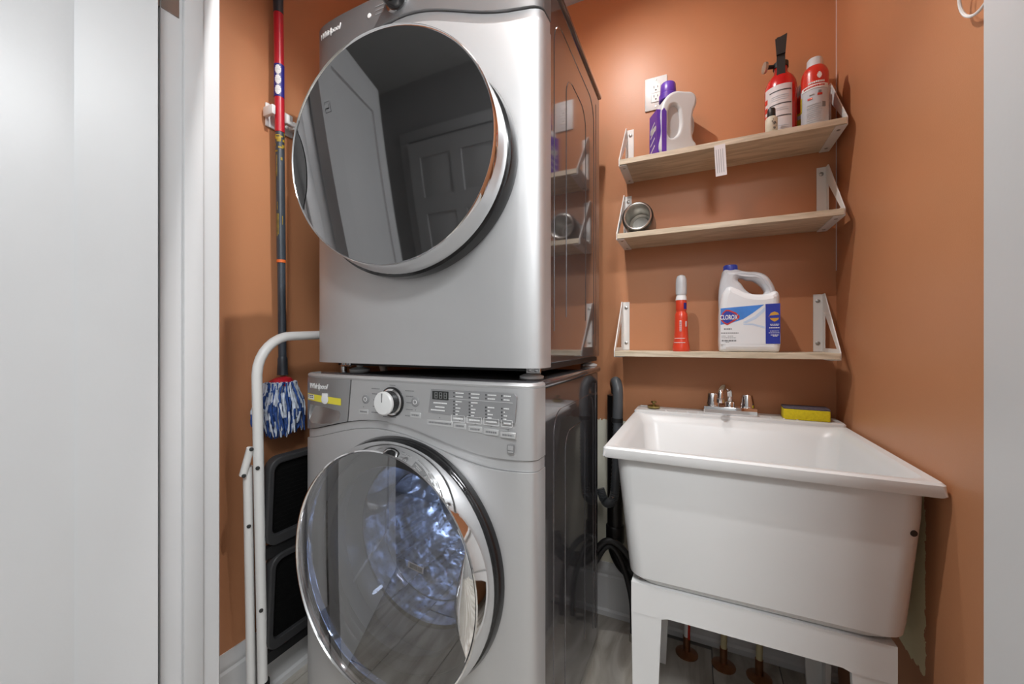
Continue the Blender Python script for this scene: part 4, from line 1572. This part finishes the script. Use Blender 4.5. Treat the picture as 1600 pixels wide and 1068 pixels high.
# fire extinguisher
ex = empty('fire_extinguisher', (0.243, 1.50, T1), 'small red fire extinguisher with white label and black lever on the top shelf', 'extinguisher')
ec = (0.243, 1.500)
R0 = 0.0435
bm = NB()
lathe(bm, [(0.036, 0.0), (0.042, 0.004), (R0, 0.012), (R0, 0.168), (0.041, 0.184), (0.034, 0.200), (0.022, 0.214), (0.0185, 0.222), (0.0185, 0.238)], (*ec, T1), (0, 0, 1), 40)
obj('cylinder', bm, 'ext_red', ex)
bm = NB()
cyl_patch(bm, ec, R0, -165, -48, T1 + 0.012, T1 + 0.165, 20)
lab = obj('instruction_label', bm, 'label_white', ex)
bm = NB()
for z in (0.066, 0.104, 0.145):
    cyl_patch(bm, ec, R0 + 0.0007, -140, -62, T1 + z, T1 + z + 0.0028, 12)
tag(obj('label_rule', bm, 'print_dark', lab), kind='stuff')
bm = NB()
for z in (0.040, 0.068, 0.094, 0.120):
    cyl_patch(bm, ec, R0 + 0.0007, -165, -150, T1 + z, T1 + z + 0.015, 4)
obj('label_lettering', bm, 'can_red', lab)
bm = NB()
for z in (0.030, 0.036, 0.085, 0.091, 0.118, 0.124, 0.130):
    cyl_patch(bm, ec, R0 + 0.0007, -132, -72, T1 + z, T1 + z + 0.0016, 8)
tag(obj('label_small_print', bm, 'label_grey', lab), kind='stuff')
bm = NB()
cyl_patch(bm, ec, R0 + 0.0005, -58, -46, T1 + 0.012, T1 + 0.165, 4)
obj('label_border', bm, 'can_red', lab)
bm = NB()
lathe(bm, [(0.021, 0.236), (0.021, 0.252), (0.014, 0.256), (0.012, 0.262)], (*ec, T1), (0, 0, 1), 24)
obj('valve', bm, 'black', ex)
hmx = T(ec[0], ec[1], T1) @ Rz(-8)
bm = NB()
prism(bm, [(-0.027, 0.180), (-0.031, 0.182), (-0.032, 0.262), (-0.038, 0.315), (-0.030, 0.318), (-0.022, 0.265), (-0.010, 0.258), (-0.010, 0.246), (-0.026, 0.246)],
      hmx @ Matrix(((0, 0, 1, 0), (1, 0, 0, 0), (0, 1, 0, 0), (0, 0, 0, 1))), -0.0110, 0.0110)
obj('lever', bm, 'black', ex, 25)
bm = NB()
prism(bm, [(-0.0115, 0.262), (0.0115, 0.262), (0.0160, 0.320), (-0.0150, 0.312)], hmx @ XZ, 0.0305, 0.0375)
obj('lever_grip', bm, 'black', ex, 25)
bm = NB()
tube(bm, [(ec[0] - 0.012, ec[1] - 0.004, T1 + 0.244), (ec[0] - 0.040, ec[1] - 0.012, T1 + 0.244)], 0.006, 12)
obj('nozzle', bm, 'black', ex)
bm = NB()
lathe(bm, [(0.004, 0), (0.0165, 0.003), (0.0165, 0.010), (0.013, 0.011)], (ec[0] - 0.038, ec[1] - 0.012, T1 + 0.243), (-0.96, -0.28, 0), 24)
obj('pressure_gauge', bm, 'gauge', ex)

# aerosol can
ac = empty('aerosol_can', (0.322, 1.452, T1), 'red and pale-grey aerosol can with frosted cap, rightmost on the top shelf', 'spray can')
cc = (0.320, 1.450)
R1 = 0.0335
bm = NB()
lathe(bm, [(0.031, 0), (R1, 0.003), (R1, 0.118)], (*cc, T1), (0, 0, 1), 36)
cn = obj('can_body', bm, 'label_grey', ac)
bm = NB()
lathe(bm, [(R1 + 0.0002, 0.117), (R1 + 0.0002, 0.156), (0.032, 0.166), (0.027, 0.178), (0.021, 0.184)], (*cc, T1), (0, 0, 1), 36)
obj('red_shoulder', bm, 'can_red', ac)
bm = NB()
lathe(bm, [(0.0215, 0.180), (0.0205, 0.184), (0.0195, 0.206), (0.0165, 0.210), (0.001, 0.211)], (*cc, T1), (0, 0, 1), 28)
obj('cap', bm, 'clear_cap', ac)
bm = NB()
cyl_patch(bm, cc, R1 + 0.0006, -165, -40, T1 + 0.108, T1 + 0.120, 16)
wb = obj('white_band', bm, 'print_white', ac)
bm = NB()
a = -150
while a < -62:
    w = random.uniform(3, 7)
    cyl_patch(bm, cc, R1 + 0.0013, a, a + w, T1 + 0.1125, T1 + 0.1165, 2)
    a += w + 1.5
tag(obj('band_lettering', bm, 'can_red', wb), kind='stuff')
bm = NB()
a = -128
while a < -66:
    w = random.uniform(4, 8)
    cyl_patch(bm, cc, R1 + 0.0009, a, a + w, T1 + 0.1235, T1 + 0.1285, 2)
    a += w + 1.5
tag(obj('shoulder_lettering', bm, 'print_white', ac), kind='stuff')
bm = NB()
for z0_, da in ((0.135, 4), (0.138, 8), (0.142, 10), (0.146, 8), (0.149, 4)):
    cyl_patch(bm, cc, R1 + 0.0009, -84 - da, -84 + da, T1 + z0_, T1 + z0_ + 0.0042, 4)
obj('round_emblem', bm, 'print_white', ac)
bm = NB()
cyl_patch(bm, cc, R1 + 0.0008, -90, -82, T1 + 0.074, T1 + 0.098, 2)
cyl_patch(bm, cc, R1 + 0.0008, -128, -108, T1 + 0.079, T1 + 0.084, 4)
cyl_patch(bm, cc, R1 + 0.0008, -118, -98, T1 + 0.088, T1 + 0.0905, 4)
cyl_patch(bm, cc, R1 + 0.0008, -80, -62, T1 + 0.084, T1 + 0.096, 4)
bm.free()
bm = NB()
cyl_patch(bm, cc, R1 + 0.0008, -132, -112, T1 + 0.078, T1 + 0.083, 4)
cyl_patch(bm, cc, R1 + 0.0008, -92, -72, T1 + 0.086, T1 + 0.092, 4)
obj('picture_red', bm, 'can_red', cn)
bm = NB()
cyl_patch(bm, cc, R1 + 0.0008, -124, -104, T1 + 0.090, T1 + 0.0925, 4)
cyl_patch(bm, cc, R1 + 0.0010, -88, -76, T1 + 0.094, T1 + 0.100, 4)
cyl_patch(bm, cc, R1 + 0.0008, -72, -57, T1 + 0.052, T1 + 0.066, 4)
obj('picture_dark', bm, 'print_mid', cn)
bm = NB()
for k in range(10):
    a = -135
    while a < -78:
        w = random.uniform(4, 10)
        cyl_patch(bm, cc, R1 + 0.0007, a, a + w, T1 + 0.012 + 0.0055 * k, T1 + 0.0142 + 0.0055 * k, 2)
        a += w + 1.2
tag(obj('small_print', bm, 'milky_dark', cn), kind='stuff')
bm = NB()
cyl_patch(bm, cc, R1 + 0.0008, -178, -166, T1 + 0.055, T1 + 0.098, 3)
obj('yellow_mark', bm, 'yellow', cn)

# second can, mostly hidden between the extinguisher and the aerosol can
c2 = (0.318, 1.528)
a2 = empty('aerosol_can', (*c2, T1), 'red and yellow can mostly hidden behind the frosted-cap aerosol can', 'spray can')
R2 = 0.033
bm = NB()
lathe(bm, [(0.031, 0), (R2, 0.003), (R2, 0.130), (0.030, 0.142), (0.020, 0.152)], (*c2, T1), (0, 0, 1), 32)
cn = obj('can_body', bm, 'can_red', a2)
bm = NB()
cyl_patch(bm, c2, R2, -180, -60, T1 + 0.036, T1 + 0.085, 12)
obj('yellow_band', bm, 'yellow', cn)
bm = NB()
cyl_patch(bm, c2, R2 + 0.0004, -180, -60, T1 + 0.066, T1 + 0.078, 12)
obj('white_band', bm, 'label_grey', cn)
bm = NB()
lathe(bm, [(0.029, 0.138), (0.0285, 0.172), (0.024, 0.180), (0.001, 0.181)], (*c2, T1), (0, 0, 1), 28)
obj('cap', bm, 'clear_cap', a2)

# small dropper bottle
sb = empty('small_bottle', (0.207, 1.425, T1), 'tiny cream bottle with black cap in front of the fire extinguisher', 'bottle')
bm = NB()
lathe(bm, [(0.0150, 0), (0.0163, 0.002), (0.0163, 0.044), (0.014, 0.049), (0.009, 0.053)], (0.207, 1.424, T1), (0, 0, 1), 28)
b_ = obj('bottle_body', bm, 'cream_bottle', sb)
bm = NB()
lathe(bm, [(0.0105, 0.052), (0.0110, 0.054), (0.0105, 0.074), (0.009, 0.077), (0.001, 0.0775)], (0.207, 1.424, T1), (0, 0, 1), 24)
obj('cap', bm, 'black', sb)
bm = NB()
for k in range(16):
    a = random.uniform(-95, -55)
    z = random.uniform(0.008, 0.036)
    cyl_patch(bm, (0.207, 1.424), 0.0167, a, a + random.uniform(2, 8), T1 + z, T1 + z + random.uniform(0.001, 0.006), 2)
tag(obj('label_mark', bm, 'print_dark', b_), kind='stuff')

# ------------------------------------------------------------------ tumbler lying on the middle shelf
tm = empty('tumbler', (-0.183, 1.45, T2), 'open steel tumbler with black outside lying on the middle shelf', 'tumbler')
ta = Vector((-0.02, 1.0, 0.0)).normalized()
tb_ = Vector((-0.183, 1.404, T2 + 0.0525))
bm = NB()
lathe(bm, [(0.0470, 0.002), (0.0505, 0.006), (0.0520, 0.020), (0.0520, 0.140), (0.047, 0.148), (0.001, 0.149)], tb_, ta, 40, False, True)
obj('outer_shell', bm, 'tumbler_black', tm)
bm = NB()
lathe(bm, [(0.0475, 0.006), (0.0465, 0.000), (0.0435, -0.002), (0.0405, 0.000), (0.0400, 0.012), (0.0385, 0.014), (0.0385, 0.112), (0.030, 0.120), (0.026, 0.114), (0.001, 0.114)], tb_, ta, 40, False, True)
obj('steel_liner', bm, 'tumbler_steel', tm)

# ------------------------------------------------------------------ things on the lowest shelf
sr = empty('spray_bottle', (-0.048, 1.47, T3), 'slim red spray bottle with a pale cap on the lowest shelf', 'bottle')
sc_ = (-0.047, 1.470)
bm = NB()
lathe(bm, [(0.0265, 0), (0.0280, 0.003), (0.0270, 0.016), (0.0232, 0.040), (0.0215, 0.070), (0.0205, 0.110), (0.0200, 0.126), (0.0165, 0.133), (0.0160, 0.137), (0.0178, 0.142), (0.0178, 0.168), (0.0165, 0.176)], (*sc_, T3), (0, 0, 1), 36)
bb = obj('bottle_body', bm, 'spray_red', sr)
bm = NB()
lathe(bm, [(0.0180, 0.174), (0.0165, 0.186), (0.0150, 0.190), (0.0150, 0.194)], (*sc_, T3), (0, 0, 1), 28)
obj('white_collar', bm, 'print_white', sr)
bm = NB()
lathe(bm, [(0.0168, 0.193), (0.0178, 0.200), (0.0176, 0.232), (0.0165, 0.246), (0.0130, 0.256), (0.006, 0.260), (0.0005, 0.261)], (*sc_, T3), (0, 0, 1), 28)
obj('cap', bm, 'clear_cap', sr)
bm = NB()
cyl_patch(bm, sc_, 0.0217, -101, -85, T3 + 0.068, T3 + 0.104, 4, 0.0008)
lb = obj('name_label', bm, 'label_white', bb)
bm = NB()
for k in range(5):
    cyl_patch(bm, sc_, 0.0229, -99, -87, T3 + 0.071 + 0.0066 * k, T3 + 0.0735 + 0.0066 * k, 3)
tag(obj('label_lettering', bm, 'can_red', lb), kind='stuff')
bm = NB()
for z, r in ((0.029, 0.0250), (0.043, 0.0230)):
    cyl_patch(bm, sc_, r, -150, -58, T3 + z, T3 + z + 0.0018, 12, 0.0006)
obj('pale_line', bm, 'label_white', bb)
bm = NB()
cyl_patch(bm, sc_, 0.0178, -62, -25, T3 + 0.143, T3 + 0.164, 6)
obj('blue_mark', bm, 'blue_label', bb)
bm = NB()
cyl_patch(bm, sc_, 0.0210, -52, -35, T3 + 0.084, T3 + 0.102, 4, 0.0008)
obj('bar_label', bm, 'label_white', bb)

# bleach jug
jg = empty('bleach_jug', (0.148, 1.465, T3), 'white bleach jug with blue cap, handle hole and blue-and-white label on the lowest shelf', 'jug')
def J(x, y):
    return ((x - 155) / 620 * 0.165, (990 - y) / 895 * 0.278)
jmx = T(0.066, 1.468, T3) @ XZ
outl = [J(*p) for p in ((170, 984), (300, 990), (620, 990), (755, 984), (774, 940), (772, 700), (768, 500), (748, 385), (705, 285), (645, 213), (560, 178), (470, 168), (400, 155), (362, 140), (285, 135), (212, 140), (182, 210), (163, 300), (154, 420), (157, 560), (156, 800), (158, 940))]
hl = [J(*p) for p in ((362, 240), (400, 232), (450, 252), (510, 262), (570, 298), (620, 350), (632, 392), (598, 411), (520, 402), (450, 362), (398, 292))]
curve_solid('jug_body', [outl, hl], jmx, 0.028, 0.018, 'bleach_grey', jg, 60)
bel = [J(*p) for p in ((170, 984), (300, 990), (620, 990), (755, 984), (774, 940), (772, 700), (768, 500), (760, 410), (735, 388), (660, 408), (570, 413), (440, 392), (340, 345), (262, 322), (205, 370), (172, 470), (158, 580), (156, 800), (158, 940))]
curve_solid('jug_belly', [bel], jmx, 0.050, 0.018, 'bleach', jg, 60)
bm = NB()
cx_, cz_ = J(285, 145)
lathe(bm, [(0.0205, -0.002), (0.0205, 0.004), (0.0200, 0.016), (0.0185, 0.018), (0.001, 0.0182)], jmx @ Vector((cx_, cz_, 0)), (0, 0, 1), 32)
cp = obj('cap', bm, 'bleach_blue', jg)
bm = NB()
for k in range(28):
    a = 2 * PI * k / 28
    c0 = jmx @ Vector((cx_, cz_, 0))
    tube(bm, [(c0.x + 0.0203 * math.cos(a), c0.y + 0.0203 * math.sin(a), c0.z), (c0.x + 0.0200 * math.cos(a), c0.y + 0.0200 * math.sin(a), c0.z + 0.015)], 0.0007, 5)
tag(obj('cap_ridges', bm, 'bleach_blue', cp), kind='stuff')
ty = 0.0502
def flat(name, pts, m_, par, lift):
    bm_ = NB()
    prism(bm_, [J(*p) for p in pts], jmx, ty - 0.001, ty + lift)
    return obj(name, bm_, m_, par, 0)
lab = flat('label', [(172, 542), (765, 512), (765, 908), (172, 912)], 'bleach', jg, 0.0002)
flat('blue_wedge', [(170, 545), (612, 520), (500, 600), (400, 660), (300, 690), (170, 712)], 'bleach_lblue', lab, 0.0006)
flat('pale_swoosh', [(400, 690), (520, 630), (618, 545), (618, 585), (530, 660), (430, 700)], 'bleach_pale', lab, 0.0005)
flat('pale_swoosh', [(400, 705), (500, 705), (618, 735), (618, 755), (500, 722), (410, 716)], 'bleach_pale', lab, 0.0005)
nv = flat('navy_panel', [(624, 516), (766, 512), (766, 905), (626, 905)], 'bleach_blue', lab, 0.0006)
em = flat('emblem', [(166, 640), (190, 590), (225, 560), (260, 562), (330, 592), (368, 628), (360, 650), (290, 690), (240, 718), (205, 700), (175, 672)], 'emblem_red', lab, 0.0010)
flat('emblem_field', [(178, 640), (198, 600), (228, 575), (258, 577), (318, 603), (350, 632), (285, 676), (240, 700), (212, 688), (186, 664)], 'bleach_blue', em, 0.0014)
text('emblem_lettering', 'CLOROX', 0.0165, jmx @ T(*J(255, 640), ty + 0.0018) @ Matrix.Scale(0.70, 4, (1, 0, 0)) @ Matrix.Scale(1.25, 4, (0, 1, 0)), 'print_white', em, 0.0003, 0.0, 0.0004)
sl = flat('gold_seal', [(655, 640), (675, 605), (710, 590), (745, 605), (764, 640), (745, 672), (712, 690), (678, 672)], 'gold', nv, 0.0010)
flat('seal_band', [(660, 630), (762, 622), (762, 652), (660, 655)], 'bleach_blue', sl, 0.0013)
text('seal_lettering', 'BLEACH', 0.0062, jmx @ T(*J(711, 640), ty + 0.0016), 'gold', sl, 0.0002, 0.0, 0.0002) if False else None
def print_rows(name, rows, m_, par, lift):
    bm_ = NB()
    for xa, xb, yy_, hh in rows:
        xx_ = xa
        while xx_ < xb:
            l_ = random.uniform(9, 22)
            p0, p1 = J(xx_, yy_ + hh), J(min(xx_ + l_, xb), yy_)
            prism(bm_, [(p0[0], p0[1]), (p1[0], p0[1]), (p1[0], p1[1]), (p0[0], p1[1])], jmx, ty - 0.001, ty + lift)
            xx_ += l_ + 4
    return tag(obj(name, bm_, m_, par, 0), kind='stuff')
print_rows('label_print', [(205, 285, 748, 16), (175, 355, 792, 10), (180, 225, 825, 6), (245, 300, 825, 6), (180, 330, 842, 6), (182, 332, 866, 16), (222, 258, 886, 6)], 'print_mid', lab, 0.0006)
print_rows('navy_print', [(668, 755, 712, 5), (672, 752, 724, 5), (660, 758, 745, 8), (668, 752, 778, 5), (655, 760, 795, 6), (675, 752, 815, 8), (695, 740, 828, 6)], 'print_white', nv, 0.0010)

# ------------------------------------------------------------------ mop and its wall clip
mp = empty('mop', (-1.158, 0.80, 0.80), 'string mop with red and slate pole and blue-white yarn head hanging on the left wall', 'mop')
def pole(z):
    t = (z - 0.95) / (2.25 - 0.95)
    return Vector((-1.155 - 0.004 * t, 0.806 - 0.013 * t, z))
def seg(name, za, zb, r, m_, par=mp):
    b_ = NB()
    tube(b_, [pole(za), pole(zb)], r, 20)
    return obj(name, b_, m_, par)
seg('upper_pole', 2.076, 2.26, 0.0140, 'mop_slate')
red = seg('red_sleeve', 1.714, 2.075, 0.0137, 'mop_red')
seg('middle_pole', 1.325, 1.7135, 0.0125, 'mop_slate')
seg('orange_band', 1.316, 1.3245, 0.0128, 'mop_orange')
seg('lower_pole', 0.985, 1.3155, 0.0112, 'mop_slate')
bm = NB()
random.seed(11)
for k in range(26):
    z = 1.712 - abs(random.gauss(0, 0.030)) if k < 18 else random.uniform(1.40, 1.70)
    a = random.uniform(-120, 20)
    c = pole(z)
    h = random.uniform(0.003, 0.012) if k < 18 else random.uniform(0.02, 0.07)
    cyl_patch(bm, (c.x, c.y), 0.0127, a, a + (random.uniform(15, 60) if k < 18 else 7), z - h, z, 3)
tag(obj('worn_yellow_print', bm, 'mop_yellow', mp), kind='stuff')
c = pole(1.87)
bm = NB()
cyl_patch(bm, (c.x, c.y), 0.0139, -150, 40, 1.819, 1.918, 16)
lb = obj('blue_label', bm, 'blue_label', red)
for z in (1.899, 1.869, 1.838):
    bm = NB()
    for dz, da in ((-0.012, 14), (-0.008, 26), (-0.003, 32), (0.003, 32), (0.008, 26), (0.011, 14)):
        cyl_patch(bm, (c.x, c.y), 0.0147, -48 - da, -48 + da, z + dz - 0.0028, z + dz + 0.0026, 6)
    obj('label_letter', bm, 'print_white', lb)
bm = NB()
p0 = pole(0.985)
lathe(bm, [(0.0155, 0.0), (0.0150, 0.006), (0.0135, 0.05), (0.0115, 0.056)], (p0.x, p0.y, 0.972), (0, 0, 1), 20)
obj('pole_socket', bm, 'mop_slate', mp)
hc = Vector((-1.142, 0.790, 0.945))
bm = NB()
rings = []
for sc1, z in ((0.016, 0.022), (0.032, 0.016), (0.040, 0.006), (0.038, -0.004)):
    rings.append([hc + Vector((0.62 * sc1 * math.cos(2 * PI * k / 28), sc1 * math.sin(2 * PI * k / 28), z - 0.10 * sc1 * math.sin(2 * PI * k / 28) * -1)) for k in range(28)])
skin_rings(bm, rings)
obj('red_clamp', bm, 'mop_red', mp)
bw, bb_ = NB(), NB()
random.seed(5)
for k in range(330):
    a = random.uniform(0, 2 * PI)
    rr = math.sqrt(random.uniform(0.05, 1))
    top = hc + Vector((0.030 * rr * math.cos(a), 0.048 * rr * math.sin(a), 0.016 - 0.010 * rr))
    spread = rr * random.uniform(0.75, 1.15)
    ex_, ey_ = 0.040 * spread * math.cos(a), 0.070 * spread * math.sin(a)
    ln = random.uniform(0.080, 0.150) if rr > 0.6 else random.uniform(0.13, 0.16)
    j1, j2 = random.uniform(-0.006, 0.006), random.uniform(-0.006, 0.006)
    pts = [top, hc + Vector((0.75 * ex_ + j1, 0.80 * ey_ + j2, -0.25 * ln)), hc + Vector((ex_ + j2, ey_ + j1, -0.62 * ln)), hc + Vector((0.97 * ex_ - j1, 0.98 * ey_ + j2, -ln))]
    pth = smooth_path(pts, 5)
    r_ = random.uniform(0.0030, 0.0042)
    prf = [r_ * (0.85 + 0.25 * math.sin(q * 1.9 + k)) for q in range(len(pth))]
    prf[-1] *= 0.55
    # yarn is spun from pieces of the two colours
    cut = random.randint(4, 12)
    first, second = (bw, bb_) if random.random() < 0.72 else (bb_, bw)
    tube(first, pth[:cut + 1], prf[:cut + 1], 6)
    tube(second, pth[cut:], prf[cut:], 6)
tag(obj('white_yarn', bw, 'mop_white', mp, 60), kind='stuff')
tag(obj('blue_yarn', bb_, 'mop_blue', mp, 60), kind='stuff')

ch = empty('mop_holder', (XL, 0.83, 1.77), 'white plastic spring clip on the left wall gripping the mop pole', 'wall clip')
bm = NB()
box(bm, XL + 0.0005, XL + 0.008, 0.778, 0.868, 1.735, 1.808, 0.0035, 2)
obj('back_plate', bm, 'white_plastic', ch)
for y0_, y1_ in ((0.7625, 0.7770), (0.8120, 0.8265)):
    bm = NB()
    ya, yb = (0.779, 0.7775) if y0_ < 0.77 else (0.812, 0.826)
    if y0_ < 0.77:
        box(bm, XL + 0.008, XL + 0.052, 0.768, 0.7795, 1.757, 1.786, 0.003, 2)
    else:
        box(bm, XL + 0.008, XL + 0.052, 0.8140, 0.8255, 1.750, 1.779, 0.003, 2)
    obj('clip_arm', bm, 'white_plastic', ch)
bm = NB()
tube(bm, [(XL + 0.030, 0.8260, 1.764), (XL + 0.030, 0.862, 1.764)], 0.008, 12)
box(bm, XL + 0.008, XL + 0.034, 0.850, 0.866, 1.752, 1.777, 0.002, 1)
obj('clip_roller', bm, 'white_plastic', ch)

# ------------------------------------------------------------------ folded step stool
st = empty('step_stool', (-1.13, 0.90, 0.0), 'folded white step stool with black treads wedged between left wall and washer', 'step stool')
SLX = 0.065
def sp_(y, z, dx=0.0):
    return Vector((-1.125 + SLX * z + dx, y, z))
rt = 0.0128
pts = [sp_(0.722, 0.085), sp_(0.700, 0.45), sp_(0.676, 0.85), sp_(0.668, 0.985)]
cy, cz, rr = 0.762, 0.990, 0.094
for k in range(1, 9):
    a = PI - (PI / 2) * k / 8
    pts.append(sp_(cy + rr * math.cos(a), cz + (rr + 0.006) * math.sin(a)))
pts.append(sp_(0.90, 1.0965))
for k in range(0, 9):
    a = PI / 2 - (PI / 2) * k / 8
    pts.append(sp_(1.040 + rr * math.cos(a), cz + (rr + 0.006) * math.sin(a)))
pts += [sp_(1.126, 0.85), sp_(1.102, 0.45), sp_(1.080, 0.085)]
bm = NB()
tube(bm, pts, rt, 16)
fr = obj('front_frame', bm, 'white_metal', st, 60)
for y in (0.7242, 1.0778):
    bm = NB()
    tube(bm, [sp_(y, 0.0), sp_(y, 0.015), sp_(y, 0.095), sp_(y - (0.0006), 0.110)], [0.0155, 0.0165, 0.0150, 0.0140], 14)
    obj('rubber_foot', bm, 'black_matte', fr)
for y0_, y1_ in ((0.672, 0.712), (1.128, 1.088)):
    bm = NB()
    tube(bm, [sp_(y1_, 0.0, -0.030), sp_((y0_ + y1_) / 2, 0.37, -0.030), sp_(y0_, 0.735, -0.030)], 0.0115, 14)
    rl = obj('rear_leg', bm, 'white_metal', st, 60)
    s_ = 1 if y0_ < 0.9 else -1
    # hinge link with two rivets
    bm = NB()
    ya = y0_ - s_ * 0.014
    tube(bm, [sp_(ya, 0.715, -0.026), sp_(ya + s_ * 0.006, 0.79, -0.008)], 0.0095, 10)
    lk = obj('hinge_link', bm, 'white_metal', st, 60)
    for z, dx in ((0.716, -0.026), (0.788, -0.008)):
        bm = NB()
        q = sp_(ya + (s_ * 0.006 if z > 0.75 else 0), z, dx)
        lathe(bm, [(0.0055, 0), (0.0050, 0.0025), (0.0005, 0.0035)], q + Vector((0.0088, -s_ * 0.003, 0)), (0.9, -s_ * 0.43, 0), 10)
        obj('rivet', bm, 'rivet', lk)
for z in (0.735, 0.33):
    bm = NB()
    yy_ = 0.680 if z > 0.5 else 0.706
    lathe(bm, [(0.0055, 0), (0.0050, 0.0025), (0.0005, 0.0035)], sp_(yy_, z) + Vector((0.0108, -0.0065, 0)), (0.85, -0.52, 0), 10)
    obj('rivet', bm, 'rivet', fr)
bm = NB()
lathe(bm, [(0.0055, 0), (0.0050, 0.0025), (0.0005, 0.0035)], sp_(0.682, 0.57, -0.030) + Vector((0.0096, -0.006, 0)), (0.85, -0.52, 0), 10)
obj('rivet', bm, 'rivet', st)
nrm = math.hypot(1, SLX)
for zb_, zt_, ya in ((0.500, 0.752, 0.702), (0.190, 0.470, 0.718)):
    tmx = Matrix(((0, SLX / nrm, 1 / nrm, -1.125 + SLX * zb_ + 0.004), (1, 0, 0, 0), (0, 1 / nrm, -SLX / nrm, zb_), (0, 0, 0, 1)))
    h = zt_ - zb_
    yb = 1.80 - ya
    def rr2(a0, a1, b0, b1, r, n=5):
        o_ = []
        for cx1, cy1, s0 in ((a1 - r, b1 - r, 0), (a0 + r, b1 - r, 90), (a0 + r, b0 + r, 180), (a1 - r, b0 + r, 270)):
            for k in range(n + 1):
                a = math.radians(s0 + 90 * k / n)
                o_.append((cx1 + r * math.cos(a), cy1 + r * math.sin(a)))
        return o_
    fr_ = curve_solid('tread_frame', [rr2(ya, yb, 0, h, 0.035), rr2(ya + 0.017, yb - 0.017, 0.030, h - 0.018, 0.022)], tmx, 0.014, 0.004, 'tread_frame', st, 40, 4, True)
    bm = NB()
    prism(bm, rr2(ya + 0.015, yb - 0.015, 0.028, h - 0.016, 0.02), tmx, -0.008, 0.002)
    obj('tread_mat', bm, 'tread', fr_, 30)
    bm = NB()
    for k in range(14):
        b0 = 0.042 + k * (h - 0.075) / 14
        prism(bm, [(ya + 0.03, b0), (yb - 0.03, b0), (yb - 0.03, b0 + 0.005), (ya + 0.03, b0 + 0.005)], tmx, 0.001, 0.0035)
    tag(obj('tread_rib', bm, 'tread', fr_, 30), kind='stuff')
    bm = NB()
    prism(bm, [(ya + 0.004, -0.034), (yb - 0.004, -0.034), (yb - 0.004, -0.002), (ya + 0.004, -0.002)], tmx, -0.012, 0.006)
    obj('tread_lip', bm, 'black', fr_, 30)

# ------------------------------------------------------------------ ring on the right wall
tr_ = empty('wall_ring', (XR, 0.848, 1.626), 'pale wire ring hanging on the right wall at the top of the view', 'towel ring')
bm = NB()
lathe(bm, [(0.018, 0), (0.018, 0.006), (0.008, 0.010), (0.007, 0.022), (0.009, 0.028), (0.001, 0.030)], (XR - 0.0005, 0.848, 1.676), (-1, 0, 0), 20)
obj('mount', bm, 'white_metal', tr_)
bm = NB()
ring = []
for k in range(40):
    a = 2 * PI * k / 40
    ring.append(Vector((XR - 0.016 - 0.004 * math.cos(a), 0.848 + 0.045 * math.sin(a), 1.626 + 0.045 * math.cos(a))))
rg = []
for k, p in enumerate(ring):
    d = (ring[(k + 1) % 40] - ring[k - 1]).normalized()
    u, v = frame_for(d)
    u = (Vector((1, 0, 0)) - d * d.x).normalized()
    v = d.cross(u)
    rg.append(ring_pts(p, u, v, 0.0024, 8))
skin_rings(bm, rg, False, False, True)
obj('ring', bm, 'white_metal', tr_)

# ------------------------------------------------------------------ the lamps themselves
tk = empty('track_light', (TRACK_X, 0.9, CEIL), 'white ceiling track light with two lamp heads above the closet', 'lamp')
bm = NB()
box(bm, TRACK_X - 0.066, TRACK_X + 0.016, 0.575, 1.22, CEIL - 0.022, CEIL - 0.0005, 0.003)
obj('track', bm, 'white_metal', tk)
for (loc, aim, watts, cone, size) in TRACK:
    bm = NB()
    lathe(bm, [(0.010, 0.066), (0.010, 0.052), (0.024, 0.046), (0.030, 0.012), (0.032, 0.010)], loc, (0, 0, 1), 24, True, True)
    hd = obj('lamp_head', bm, 'white_metal', tk)
    bm = NB()
    lathe(bm, [(0.029, 0.009), (0.028, 0.006), (0.001, 0.005)], loc, (0, 0, 1), 24, True, True)
    obj('lens', bm, 'lens', hd)
pl = empty('ceiling_panel_light', (0.50, -0.68, CEIL), 'flat rectangular ceiling light panel in the hall', 'lamp')
bm = NB()
box(bm, 0.13, 0.87, -0.90, -0.46, 2.444, CEIL - 0.0005, 0.003)
obj('frame', bm, 'white_metal', pl)
bm = NB()
box(bm, 0.145, 0.855, -0.885, -0.475, 2.436, 2.4445)
obj('diffuser', bm, 'panel_lens', pl)
